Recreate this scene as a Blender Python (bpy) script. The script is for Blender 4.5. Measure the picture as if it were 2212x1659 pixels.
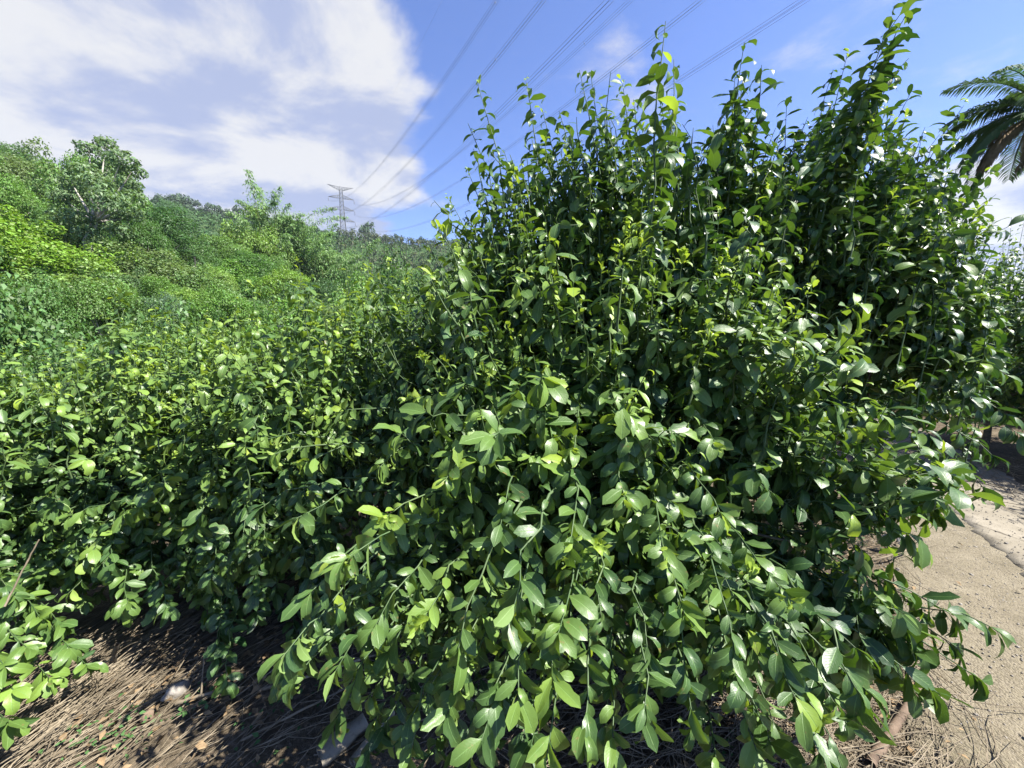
import bpy, math, time
import numpy as np
from mathutils import Vector, Matrix
T0 = time.time()
sc = bpy.context.scene
col = sc.collection
for o in list(bpy.data.objects):
    bpy.data.objects.remove(o)

# ---------------------------------------------------------------- camera
CAM_H = 1.6
PITCH = math.radians(9.0)
FPX, PCX, PCY = 830.0, 1106.0, 829.5          # focal length and centre in a 2212 x 1659 frame
cd = bpy.data.cameras.new('camera')
cd.sensor_width = 36.0
cd.lens = 36.0 * FPX / 2212.0
cd.clip_start = 0.05
cd.clip_end = 9000
cam = bpy.data.objects.new('camera', cd)
col.objects.link(cam)
cam.location = (0, 0, CAM_H)
cam.rotation_euler = (math.radians(90) - PITCH, 0, 0)
sc.camera = cam

# ---------------------------------------------------------------- light
SUN_AZ, SUN_EL = math.radians(101), math.radians(53)     # azimuth clockwise from +Y
EXPOSURE = 1.65
SUN_STRENGTH = 5.0
SKY_STRENGTH = 0.053
sun_dir = Vector((math.sin(SUN_AZ) * math.cos(SUN_EL), math.cos(SUN_AZ) * math.cos(SUN_EL), math.sin(SUN_EL)))
sd = bpy.data.lights.new('sun', 'SUN')
sd.energy = SUN_STRENGTH
sd.angle = math.radians(0.53)
sd.color = (1.0, 0.955, 0.88)
sun = bpy.data.objects.new('sun', sd)
col.objects.link(sun)
sun.rotation_euler = sun_dir.to_track_quat('Z', 'Y').to_euler()
sun.location = (20, -10, 40)
sc.view_settings.view_transform = 'Standard'
sc.view_settings.look = 'None'
sc.view_settings.gamma = 1
sc.view_settings.use_curve_mapping = False
sc.view_settings.exposure = EXPOSURE
sc.cycles.max_bounces = 4
sc.cycles.diffuse_bounces = 1
sc.cycles.glossy_bounces = 2
sc.cycles.transmission_bounces = 2
sc.cycles.volume_bounces = 0
sc.cycles.use_denoising = True
sc.cycles.caustics_reflective = False
sc.cycles.caustics_refractive = False


def ray(px, py):
    dx, dy = (px - PCX) / FPX, (py - PCY) / FPX
    c, s = math.cos(PITCH), math.sin(PITCH)
    return np.array([dx, c - dy * s, -s - dy * c])


def at(px, py, d):
    return np.array([0, 0, CAM_H]) + ray(px, py) * d


def on_ground(px, py, z=0.0):
    r = ray(px, py)
    return np.array([0, 0, CAM_H]) + r * ((z - CAM_H) / r[2])


def project(P):
    c, s = math.cos(PITCH), math.sin(PITCH)
    z = P[..., 2] - CAM_H
    d = P[..., 1] * c - z * s
    u = P[..., 1] * s + z * c
    dd = np.where(np.abs(d) < 1e-4, 1e-4, d)
    return PCX + FPX * P[..., 0] / dd, PCY - FPX * u / dd, d


# ---------------------------------------------------------------- node helpers
class N:
    def __init__(self, tree):
        self.t = tree
        self.n = tree.nodes
        self.l = tree.links

    def add(self, typ, **kw):
        nd = self.n.new(typ)
        for k, v in kw.items():
            setattr(nd, k, v)
        return nd

    def put(self, sock, v):
        if v is None:
            return
        if isinstance(v, bpy.types.NodeSocket):
            self.l.new(v, sock)
        elif isinstance(v, (tuple, list)) and len(v) == 3 and sock.type == 'RGBA':
            sock.default_value = (*v, 1)
        else:
            sock.default_value = v

    def m(self, op, a, b=None, c=None, clamp=False):
        nd = self.add('ShaderNodeMath', operation=op, use_clamp=clamp)
        self.put(nd.inputs[0], a)
        self.put(nd.inputs[1], b)
        self.put(nd.inputs[2], c)
        return nd.outputs[0]

    def v(self, op, a, b=None):
        nd = self.add('ShaderNodeVectorMath', operation=op)
        self.put(nd.inputs[0], a)
        self.put(nd.inputs[1], b)
        return nd.outputs['Value'] if op in ('DOT_PRODUCT', 'LENGTH', 'DISTANCE') else nd.outputs[0]

    def ss(self, x, lo, hi, to0=0.0, to1=1.0):
        nd = self.add('ShaderNodeMapRange', interpolation_type='SMOOTHSTEP')
        self.put(nd.inputs['Value'], x)
        nd.inputs['From Min'].default_value = lo
        nd.inputs['From Max'].default_value = hi
        nd.inputs['To Min'].default_value = to0
        nd.inputs['To Max'].default_value = to1
        return nd.outputs[0]

    def noise(self, vec, scale, detail=3, rough=0.55, dist=0.0):
        nd = self.add('ShaderNodeTexNoise')
        self.put(nd.inputs['Vector'], vec)
        nd.inputs['Scale'].default_value = scale
        nd.inputs['Detail'].default_value = detail
        nd.inputs['Roughness'].default_value = rough
        nd.inputs['Distortion'].default_value = dist
        return nd.outputs['Fac']

    def mix(self, f, a, b, blend='MIX'):
        nd = self.add('ShaderNodeMix', data_type='RGBA', blend_type=blend)
        self.put(nd.inputs[0], f)
        self.put(nd.inputs[6], a)
        self.put(nd.inputs[7], b)
        return nd.outputs[2]

    def ramp(self, f, stops):
        nd = self.add('ShaderNodeValToRGB')
        self.put(nd.inputs[0], f)
        e = nd.color_ramp.elements
        while len(e) < len(stops):
            e.new(0.5)
        for q, (p, c) in zip(e, stops):
            q.position = p
            q.color = (*c, 1)
        return nd.outputs[0]

    def attr(self, name, typ='GEOMETRY'):
        nd = self.add('ShaderNodeAttribute', attribute_name=name, attribute_type=typ)
        return nd

    def bump(self, h, strength=0.3, dist=0.01):
        nd = self.add('ShaderNodeBump')
        self.put(nd.inputs['Height'], h)
        nd.inputs['Strength'].default_value = strength
        nd.inputs['Distance'].default_value = dist
        return nd.outputs[0]


# ---------------------------------------------------------------- world: sky and clouds
world = bpy.data.worlds.new('World')
sc.world = world
world.use_nodes = True
w = N(world.node_tree)
w.n.clear()
tc = w.add('ShaderNodeTexCoord')
sky = w.add('ShaderNodeTexSky', sky_type='NISHITA')
sky.sun_disc = False
sky.sun_elevation = SUN_EL
sky.sun_rotation = SUN_AZ
sky.altitude = 100
sky.air_density = 1.0
sky.dust_density = 0.6
sky.ozone_density = 2.0
gen = tc.outputs['Generated']
sep = w.add('ShaderNodeSeparateXYZ')
w.l.new(gen, sep.inputs[0])
zc = w.m('ADD', w.m('MAXIMUM', sep.outputs[2], 0.0), 0.16)
comb = w.add('ShaderNodeCombineXYZ')
w.put(comb.inputs[0], w.m('DIVIDE', sep.outputs[0], zc))
w.put(comb.inputs[1], w.m('DIVIDE', sep.outputs[1], zc))
w.put(comb.inputs[2], 0.3)
mp = w.add('ShaderNodeMapping')
w.l.new(comb.outputs[0], mp.inputs[0])
mp.inputs['Rotation'].default_value = (0, 0, math.radians(38))
mp.inputs['Scale'].default_value = (1.0, 1.1, 1.0)
mp.inputs['Location'].default_value = (3.1, 1.7, 0)
n1 = w.noise(mp.outputs[0], 1.7, 8, 0.58, 0.2)
n2 = w.noise(mp.outputs[0], 1.9, 7, 0.6, 0.3)


def lobe(px, py, r0, r1):
    d = Vector(ray(px, py)).normalized()
    dt = w.v('DOT_PRODUCT', gen, tuple(d))
    return w.ss(dt, math.cos(math.radians(r1)), math.cos(math.radians(r0)))


cov = w.m('ADD', w.m('MULTIPLY', lobe(40, 160, 20, 40), 0.56), w.m('MULTIPLY', lobe(540, 370, 4, 14), 0.26))
cov = w.m('ADD', cov, w.m('MULTIPLY', lobe(2080, 600, 2, 12), 0.45))
cov = w.m('ADD', cov, w.m('MULTIPLY', lobe(1480, 40, 1, 14), 0.04))
cov = w.m('ADD', cov, w.m('MULTIPLY', lobe(1780, 90, 1, 12), 0.05))
# wide cloud field behind and left of the viewer, as the bank in view implies
cov = w.m('ADD', cov, w.m('MULTIPLY', w.ss(sep.outputs[0], -0.4, -1.0), 0.15))
dens = w.ss(w.m('ADD', n1, cov), 0.60, 0.80)
shade = w.ss(w.m('ADD', n2, w.m('MULTIPLY', n1, 0.25)), 0.53, 0.73)
ccol = w.mix(shade, (0.54, 0.62, 0.88), (1.02, 1.02, 1.02))
skyc = w.mix(1.0, sky.outputs[0], (0.84, 0.98, 1.45), 'MULTIPLY')
bg1 = w.add('ShaderNodeBackground')
w.put(bg1.inputs[0], skyc)
bg1.inputs[1].default_value = SKY_STRENGTH
bg2 = w.add('ShaderNodeBackground')
w.put(bg2.inputs[0], ccol)
bg2.inputs[1].default_value = 0.275
ms = w.add('ShaderNodeMixShader')
w.put(ms.inputs[0], w.m('MULTIPLY', dens, 0.93))
w.l.new(bg1.outputs[0], ms.inputs[1])
w.l.new(bg2.outputs[0], ms.inputs[2])
wo = w.add('ShaderNodeOutputWorld')
w.l.new(ms.outputs[0], wo.inputs[0])


# ---------------------------------------------------------------- materials
def new_mat(name):
    m = bpy.data.materials.new(name)
    m.use_nodes = True
    n = N(m.node_tree)
    n.n.clear()
    out = n.add('ShaderNodeOutputMaterial')
    return m, n, out


def principled(n, color, rough=0.6, spec=0.4, normal=None, metal=0.0):
    p = n.add('ShaderNodeBsdfPrincipled')
    n.put(p.inputs['Base Color'], color)
    n.put(p.inputs['Roughness'], rough)
    n.put(p.inputs['Specular IOR Level'], spec)
    n.put(p.inputs['Metallic'], metal)
    if normal is not None:
        n.put(p.inputs['Normal'], normal)
    return p


def citrus_leaf_material():
    m, n, out = new_mat('citrus_leaf')
    uv = n.add('ShaderNodeUVMap')
    s = n.add('ShaderNodeSeparateXYZ')
    n.l.new(uv.outputs[0], s.inputs[0])
    au = n.m('ABSOLUTE', n.m('SUBTRACT', s.outputs[0], 0.5))          # 0 at midrib, .5 at the edge
    v = s.outputs[1]
    age = n.attr('age').outputs['Fac']
    tint = n.attr('tint').outputs['Fac']
    mid = n.ss(au, 0.045, 0.012)
    lat = n.m('FRACT', n.m('ADD', n.m('MULTIPLY', v, 9.0), n.m('MULTIPLY', au, -5.5)))
    lat = n.ss(n.m('ABSOLUTE', n.m('SUBTRACT', lat, 0.5)), 0.07, 0.0)
    lat = n.m('MULTIPLY', lat, n.ss(au, 0.48, 0.30))
    geo = n.add('ShaderNodeNewGeometry')
    back = geo.outputs['Backfacing']
    blot = n.noise(geo.outputs['Position'], 28.0, 3, 0.6)
    blot2 = n.noise(geo.outputs['Position'], 7.0, 2, 0.6)
    top = n.ramp(age, [(0.0, (0.019, 0.052, 0.018)), (0.28, (0.060, 0.115, 0.030)), (0.6, (0.17, 0.27, 0.05)), (1.0, (0.31, 0.43, 0.05))])
    top = n.mix(n.m('MULTIPLY', tint, 0.55), top, n.mix(0.5, top, (0.075, 0.135, 0.03)))
    top = n.mix(n.m('MULTIPLY', n.ss(blot, 0.55, 0.8), 0.35), top, (0.07, 0.14, 0.035))
    top = n.mix(n.m('MULTIPLY', mid, 0.55), top, (0.17, 0.29, 0.085))
    top = n.mix(n.m('MULTIPLY', lat, 0.22), top, (0.10, 0.19, 0.05))
    spots = n.noise(geo.outputs['Position'], 160.0, 1, 0.5)
    top = n.mix(n.m('MULTIPLY', n.m('MULTIPLY', n.ss(spots, 0.64, 0.72), n.ss(blot2, 0.5, 0.7)), 0.5), top, (0.20, 0.19, 0.08))
    patch = n.m('MULTIPLY', n.ss(n.noise(geo.outputs['Position'], 52.0, 3, 0.6), 0.62, 0.70), n.ss(tint, 0.62, 0.8))
    top = n.mix(n.m('MULTIPLY', patch, 0.75), top, (0.17, 0.13, 0.045))
    under = n.mix(age, (0.060, 0.125, 0.045), (0.30, 0.40, 0.07))
    under = n.mix(n.m('MULTIPLY', mid, 0.5), under, (0.22, 0.32, 0.12))
    colr = n.mix(back, top, under)
    h = n.m('ADD', n.m('MULTIPLY', mid, -1.0), n.m('MULTIPLY', lat, -0.5))
    h = n.m('ADD', h, n.m('MULTIPLY', n.noise(geo.outputs['Position'], 65.0, 2, 0.5), 1.6))
    nb = n.bump(h, 0.35, 0.0016)
    rough = n.m('ADD', n.m('ADD', 0.29, n.m('MULTIPLY', n.noise(geo.outputs['Position'], 40.0, 2, 0.5), 0.22)), n.m('MULTIPLY', back, 0.28))
    p = principled(n, colr, rough, 0.38, nb)
    tr = n.add('ShaderNodeBsdfTranslucent')
    n.put(tr.inputs[0], n.mix(age, (0.10, 0.26, 0.018), (0.42, 0.56, 0.04)))
    mx = n.add('ShaderNodeMixShader')
    n.put(mx.inputs[0], n.m('ADD', 0.09, n.m('MULTIPLY', age, 0.28)))
    n.l.new(p.outputs[0], mx.inputs[1])
    n.l.new(tr.outputs[0], mx.inputs[2])
    n.l.new(mx.outputs[0], out.inputs[0])
    return m


def wild_leaf_material(name='wild_leaf', rough=0.5, spec=0.35, trans=0.25):
    """broad leaves of the hillside; the hue of each plant is its own object colour"""
    m, n, out = new_mat(name)
    oi = n.add('ShaderNodeObjectInfo')
    tint = n.attr('tint').outputs['Fac']
    c = oi.outputs['Color']
    hsv = n.add('ShaderNodeHueSaturation')
    n.put(hsv.inputs['Color'], c)
    n.put(hsv.inputs['Hue'], n.m('ADD', 0.485, n.m('MULTIPLY', tint, 0.03)))
    n.put(hsv.inputs['Value'], n.m('ADD', 0.65, n.m('MULTIPLY', tint, 0.75)))
    n.put(hsv.inputs['Saturation'], n.m('ADD', 0.88, n.m('MULTIPLY', oi.outputs['Random'], 0.2)))
    p = principled(n, hsv.outputs[0], rough, spec)
    tr = n.add('ShaderNodeBsdfTranslucent')
    n.put(tr.inputs[0], n.mix(1.0, hsv.outputs[0], (1.9, 2.0, 0.8), 'MULTIPLY'))
    mx = n.add('ShaderNodeMixShader')
    mx.inputs[0].default_value = trans
    n.l.new(p.outputs[0], mx.inputs[1])
    n.l.new(tr.outputs[0], mx.inputs[2])
    n.l.new(mx.outputs[0], out.inputs[0])
    return m


def noise_mat(name, stops, scale, detail=4, rough=0.85, spec=0.2, bump=0.4, bdist=0.01, bscale=None, metal=0.0):
    m, n, out = new_mat(name)
    geo = n.add('ShaderNodeNewGeometry')
    f = n.noise(geo.outputs['Position'], scale, detail, 0.6)
    c = n.ramp(f, stops)
    b = n.bump(n.noise(geo.outputs['Position'], bscale or scale * 2, 4, 0.65), bump, bdist)
    p = principled(n, c, rough, spec, b, metal)
    n.l.new(p.outputs[0], out.inputs[0])
    return m


def ground_material():
    m, n, out = new_mat('soil')
    geo = n.add('ShaderNodeNewGeometry')
    pos = geo.outputs['Position']
    f = n.noise(pos, 3.0, 6, 0.65)
    g = n.noise(pos, 38.0, 5, 0.7)
    c = n.ramp(f, [(0.3, (0.05, 0.039, 0.025)), (0.5, (0.088, 0.070, 0.046)), (0.7, (0.14, 0.114, 0.077))])
    c = n.mix(n.m('MULTIPLY', n.ss(g, 0.45, 0.75), 0.6), c, (0.27, 0.21, 0.15))
    c = n.mix(n.m('MULTIPLY', n.ss(g, 0.45, 0.25), 0.6), c, (0.055, 0.04, 0.027))
    far = n.ss(n.v('LENGTH', pos), 12.0, 20.0)
    pf = n.noise(pos, 0.25, 5, 0.65)
    green = n.ramp(pf, [(0.3, (0.018, 0.04, 0.012)), (0.55, (0.035, 0.07, 0.018)), (0.75, (0.12, 0.10, 0.05))])
    c = n.mix(far, c, green)
    h = n.m('ADD', n.m('MULTIPLY', n.noise(pos, 14.0, 6, 0.7), 1.0), n.m('MULTIPLY', n.noise(pos, 70.0, 4, 0.7), 0.4))
    p = principled(n, c, 0.95, 0.12, n.bump(h, 0.9, 0.03))
    n.l.new(p.outputs[0], out.inputs[0])
    return m


def gravel_material():
    m, n, out = new_mat('gravel_surface')
    geo = n.add('ShaderNodeNewGeometry')
    pos = geo.outputs['Position']
    vo = n.add('ShaderNodeTexVoronoi')
    n.put(vo.inputs['Vector'], pos)
    vo.inputs['Scale'].default_value = 120
    sv = n.add('ShaderNodeSeparateXYZ')
    n.l.new(vo.outputs['Color'], sv.inputs[0])
    f = n.noise(pos, 5.0, 5, 0.65)
    c = n.ramp(f, [(0.3, (0.135, 0.116, 0.077)), (0.5, (0.175, 0.151, 0.104)), (0.72, (0.215, 0.188, 0.134))])
    c = n.mix(n.m('MULTIPLY', n.ss(sv.outputs[0], 0.3, 1.0), 0.4), c, (0.22, 0.19, 0.145))
    c = n.mix(n.m('MULTIPLY', n.ss(sv.outputs[1], 0.6, 1.0), 0.5), c, (0.065, 0.055, 0.042))
    c = n.mix(n.m('MULTIPLY', n.ss(n.noise(pos, 1.3, 4, 0.6), 0.5, 0.7), 0.35), c, (0.10, 0.09, 0.055))
    h = n.m('ADD', n.m('MULTIPLY', vo.outputs['Distance'], -0.8), n.m('MULTIPLY', n.noise(pos, 26.0, 5, 0.7), 1.2))
    p = principled(n, c, 0.95, 0.12, n.bump(h, 0.7, 0.010))
    n.l.new(p.outputs[0], out.inputs[0])
    return m


def concrete_material():
    m, n, out = new_mat('old_concrete')
    geo = n.add('ShaderNodeNewGeometry')
    pos = geo.outputs['Position']
    f = n.noise(pos, 2.5, 6, 0.65)
    c = n.ramp(f, [(0.3, (0.15, 0.13, 0.095)), (0.5, (0.215, 0.19, 0.145)), (0.7, (0.27, 0.24, 0.19))])
    c = n.mix(n.m('MULTIPLY', n.ss(n.noise(pos, 60.0, 3, 0.7), 0.5, 0.7), 0.5), c, (0.12, 0.105, 0.08))
    c = n.mix(n.m('MULTIPLY', n.ss(n.noise(pos, 1.1, 5, 0.7), 0.48, 0.66), 0.55), c, (0.125, 0.105, 0.07))
    vo = n.add('ShaderNodeTexVoronoi', feature='DISTANCE_TO_EDGE')
    n.put(vo.inputs['Vector'], n.v('ADD', pos, n.v('SCALE', pos, None)) if False else pos)
    vo.inputs['Scale'].default_value = 0.7
    crack = n.ss(n.m('ADD', vo.outputs['Distance'], n.m('MULTIPLY', n.noise(pos, 7.0, 4, 0.6), 0.03)), 0.020, 0.014)
    c = n.mix(n.m('MULTIPLY', crack, 0.8), c, (0.05, 0.042, 0.03))
    h = n.noise(pos, 45.0, 5, 0.7)
    p = principled(n, c, 0.9, 0.2, n.bump(h, 0.5, 0.006))
    n.l.new(p.outputs[0], out.inputs[0])
    return m


M_CIT = citrus_leaf_material()
M_WILD = wild_leaf_material()
M_FAR = wild_leaf_material('far_leaf', 0.6, 0.2, 0.15)
M_SOIL = ground_material()
M_GRAVEL = gravel_material()
M_CONC = concrete_material()
M_BARK = noise_mat('citrus_bark', [(0.3, (0.06, 0.05, 0.038)), (0.7, (0.19, 0.165, 0.125))], 25, bump=0.6)
M_SHOOT = noise_mat('green_shoot', [(0.35, (0.035, 0.075, 0.022)), (0.65, (0.085, 0.125, 0.05))], 12, rough=0.55, spec=0.35, bump=0.1)
M_PALE = noise_mat('pale_bark', [(0.3, (0.20, 0.18, 0.15)), (0.7, (0.42, 0.40, 0.35))], 3, bump=0.4)
M_TWIG = noise_mat('dry_twig', [(0.3, (0.075, 0.061, 0.041)), (0.5, (0.165, 0.135, 0.092)), (0.7, (0.315, 0.263, 0.187))], 9, bump=0.3, bscale=120, bdist=0.002)
M_LOG = noise_mat('dry_log', [(0.3, (0.085, 0.06, 0.042)), (0.55, (0.165, 0.12, 0.085)), (0.75, (0.26, 0.205, 0.15))], 14, bump=0.7, bscale=60, bdist=0.006)
M_STONE = noise_mat('stone', [(0.3, (0.13, 0.115, 0.095)), (0.7, (0.30, 0.275, 0.235))], 14, bump=0.6, bscale=50)
M_STEEL = noise_mat('galvanised_steel', [(0.3, (0.11, 0.115, 0.125)), (0.7, (0.16, 0.165, 0.175))], 0.5, rough=0.6, spec=0.4, bump=0.0)
M_WIRE = noise_mat('aluminium_wire', [(0.3, (0.13, 0.135, 0.15)), (0.7, (0.17, 0.175, 0.19))], 0.5, rough=0.6, spec=0.4, bump=0.0)
M_PALMBARK = noise_mat('palm_bark', [(0.3, (0.06, 0.053, 0.044)), (0.5, (0.12, 0.11, 0.092)), (0.7, (0.22, 0.205, 0.175))], 9, bump=0.8, bscale=25, bdist=0.03)
M_DRYFROND = noise_mat('dry_frond', [(0.3, (0.14, 0.10, 0.055)), (0.7, (0.30, 0.22, 0.125))], 6, bump=0.2)
M_CULM = noise_mat('bamboo_culm', [(0.3, (0.10, 0.15, 0.05)), (0.7, (0.26, 0.26, 0.10))], 0.8, rough=0.5, bump=0.0)
M_PLASTIC = noise_mat('black_plastic', [(0.3, (0.012, 0.012, 0.013)), (0.7, (0.03, 0.03, 0.032))], 20, rough=0.45, spec=0.4, bump=0.3, bdist=0.004)
M_WEED = noise_mat('weed_leaf', [(0.3, (0.035, 0.085, 0.025)), (0.7, (0.07, 0.14, 0.045))], 12, rough=0.6, bump=0.0)
M_DEADLEAF = noise_mat('dead_leaf', [(0.3, (0.10, 0.065, 0.035)), (0.7, (0.30, 0.215, 0.12))], 30, bump=0.3)


# ---------------------------------------------------------------- mesh helpers
def mesh(name, V, Q, mats, smooth=True, uv=None, attrs=None, mi=None):
    """V (n,3); Q list/array of quads (m,4) or triangles (m,3)"""
    me = bpy.data.meshes.new(name)
    V = np.ascontiguousarray(V, dtype=np.float32)
    Qs = Q if isinstance(Q, list) else [Q]
    Qs = [np.asarray(q, dtype=np.int32) for q in Qs if len(q)]
    loops = np.concatenate([q.ravel() for q in Qs])
    tot = np.concatenate([np.full(len(q), q.shape[1], np.int32) for q in Qs])
    start = np.concatenate([[0], np.cumsum(tot)[:-1]]).astype(np.int32)
    me.vertices.add(len(V))
    me.vertices.foreach_set('co', V.ravel())
    me.loops.add(len(loops))
    me.loops.foreach_set('vertex_index', loops)
    me.polygons.add(len(tot))
    me.polygons.foreach_set('loop_start', start)
    me.polygons.foreach_set('loop_total', tot)
    if smooth:
        me.polygons.foreach_set('use_smooth', np.ones(len(tot), bool))
    if mi is not None:
        me.polygons.foreach_set('material_index', np.asarray(mi, np.int32))
    if uv is not None:
        l = me.uv_layers.new(name='UVMap')
        l.data.foreach_set('uv', np.ascontiguousarray(uv[loops], dtype=np.float32).ravel())
    for k, a in (attrs or {}).items():
        at_ = me.attributes.new(k, 'FLOAT', 'POINT')
        at_.data.foreach_set('value', np.ascontiguousarray(a, dtype=np.float32))
    me.update(calc_edges=True)
    for m in (mats if isinstance(mats, (list, tuple)) else [mats]):
        me.materials.append(m)
    return me


def link(name, data, parent=None, loc=None, kind=None, label=None, cat=None, group=None, rot=None, scale=None, color=None):
    o = bpy.data.objects.new(name, data)
    col.objects.link(o)
    if parent is not None:
        o.parent = parent
    if loc is not None:
        o.location = tuple(float(q) for q in loc)
    if rot is not None:
        o.rotation_euler = rot
    if scale is not None:
        o.scale = scale if isinstance(scale, (tuple, list)) else (scale,) * 3
    if color is not None:
        o.color = (*color, 1)
    if kind:
        o['kind'] = kind
    if label:
        o['label'] = label
    if cat:
        o['category'] = cat
    if group:
        o['group'] = group
    return o


def norm(a):
    return a / np.maximum(np.linalg.norm(a, axis=-1, keepdims=True), 1e-9)


def tubes(P, R, sides=4, cap=True):
    """P (N,k,3) centre lines, R (N,k) radii -> vertices, quads"""
    P = np.asarray(P, float)
    R = np.asarray(R, float)
    Nn, k, _ = P.shape
    T = np.empty_like(P)
    T[:, 1:-1] = P[:, 2:] - P[:, :-2]
    T[:, 0] = P[:, 1] - P[:, 0]
    T[:, -1] = P[:, -1] - P[:, -2]
    T = norm(T)
    ref = np.zeros_like(T)
    mean = norm(P[:, -1] - P[:, 0])
    pick = np.abs(mean[:, 2]) > 0.8
    ref[pick] = (1, 0, 0)
    ref[~pick] = (0, 0, 1)
    A = norm(np.cross(T, ref))
    B = np.cross(T, A)
    ang = np.arange(sides) * 2 * math.pi / sides
    V = P[:, :, None] + R[:, :, None, None] * (A[:, :, None] * np.cos(ang)[:, None] + B[:, :, None] * np.sin(ang)[:, None])
    V = V.reshape(-1, 3)
    base = (np.arange(Nn) * k * sides)[:, None, None]
    i = (np.arange(k - 1) * sides)[None, :, None]
    j = np.arange(sides)[None, None, :]
    j2 = (j + 1) % sides
    Q = np.stack([base + i + j, base + i + j2, base + i + sides + j2, base + i + sides + j], -1).reshape(-1, 4)
    Qs = [Q]
    if cap and sides == 4:
        b = (np.arange(Nn) * k * sides)[:, None]
        Qs = [np.concatenate([Q, b + np.array([3, 2, 1, 0]), b + (k - 1) * sides + np.array([0, 1, 2, 3])])]
    return V, Qs[0]


class Geo:
    def __init__(self):
        self.V, self.Q, self.M, self.n = [], [], [], 0

    def add(self, V, Q, m=0):
        self.V.append(np.asarray(V, float))
        self.Q.append(np.asarray(Q) + self.n)
        self.M.append(np.full(len(Q), m))
        self.n += len(V)
        return self

    def tube(self, pts, rad, sides=6, m=0):
        pts = np.asarray(pts, float)
        rad = np.full(len(pts), rad) if np.isscalar(rad) else np.asarray(rad, float)
        V, Q = tubes(pts[None], rad[None], sides)
        return self.add(V, Q, m)

    def build(self, name, mats, smooth=True):
        q4 = [q for q in self.Q if q.shape[1] == 4]
        return mesh(name, np.concatenate(self.V), np.concatenate(q4), mats, smooth, mi=np.concatenate(self.M))


def bez(a, b, c, k):
    t = np.linspace(0, 1, k)[:, None]
    return (1 - t) ** 2 * a + 2 * t * (1 - t) * b + t * t * c


# ---------------------------------------------------------------- ground relief
_rg = np.random.default_rng(5)
_WV = [(_rg.uniform(0, 6.28), _rg.uniform(0, 6.28), _rg.uniform(0, 6.28)) for _ in range(8)]


def wav(x, y, L):
    s = 0
    for i, (a, b, c) in enumerate(_WV):
        f = (1.0 + 0.37 * i) * 2 * math.pi / L
        s = s + np.sin((x * math.cos(a) + y * math.sin(a)) * f + b) / (1 + 0.5 * i)
    return s / 3.0


def sstep(a, b, x):
    t = np.clip((x - a) / (b - a), 0, 1)
    return t * t * (3 - 2 * t)


def hgt(x, y):
    x = np.asarray(x, float)
    y = np.asarray(y, float)
    r = np.hypot(x, y)
    az = np.degrees(np.arctan2(x, y))
    left = np.interp(az, [-180, -130, -75, -12, 6, 30, 180], [0, 0.6, 1, 1, 0.5, 0, 0])
    h = -1.75 * left * sstep(2.0, 10, r)
    s = np.interp(az, [-180, -130, -70, -52, -42, -36, -28, -20, -10, 180], [0, .15, .29, .28, .235, .16, .10, .06, .04, 0])
    rr = np.clip(r - 14, 0, 48)
    h = h + s * rr * rr / (rr + 5)
    mid = np.interp(az, [-180, -60, -30, 0, 15, 180], [0, .03, .045, .05, .0, 0])
    h = h + mid * np.clip(r - 30, 0, 130)
    far = np.interp(az, [-180, -110, -60, -45, -24, -12, 0, 9, 24, 60, 180], [.1, .4, .9, .98, 1.0, .97, .92, .8, .12, .05, .05])
    h = h + 55 * far * sstep(110, 335, r)
    h = h + wav(x, y, 160) * 4.0 * sstep(120, 300, r) + wav(x, y, 45) * 0.9 * sstep(16, 45, r) * np.clip(s / 0.1 + 0.3, 0, 1.2)
    return h


# lane and gravel yard edges in plan
LANE_A, LANE_D = np.array([3.31, 2.27]), np.array([0.485, 0.874])
LANE_N = np.array([0.874, -0.485])
YARD = np.array([(-3.0, -1.2), (0.5, -0.6), (1.05, -0.1), (1.25, .6), (1.45, 1.17), (1.97, 1.69), (2.5, 2.3), (2.95, 2.85), (3.6, 3.4), (4.3, 4.2), (5.4, 5.9), (7.8, 10.4)])


def yard_mask(x, y):
    """signed distance-like value, > 0 inside the yard (to the right of its edge line)"""
    best = np.full(np.shape(x), 1e9)
    sign = np.ones(np.shape(x))
    for a, b in zip(YARD[:-1], YARD[1:]):
        d = b - a
        t = np.clip(((x - a[0]) * d[0] + (y - a[1]) * d[1]) / (d @ d), 0, 1)
        ex, ey = x - (a[0] + t * d[0]), y - (a[1] + t * d[1])
        dist = np.hypot(ex, ey)
        sg = np.sign(d[1] * ex - d[0] * ey)
        upd = dist < best
        best = np.where(upd, dist, best)
        sign = np.where(upd, sg, sign)
    return best * sign


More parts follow.
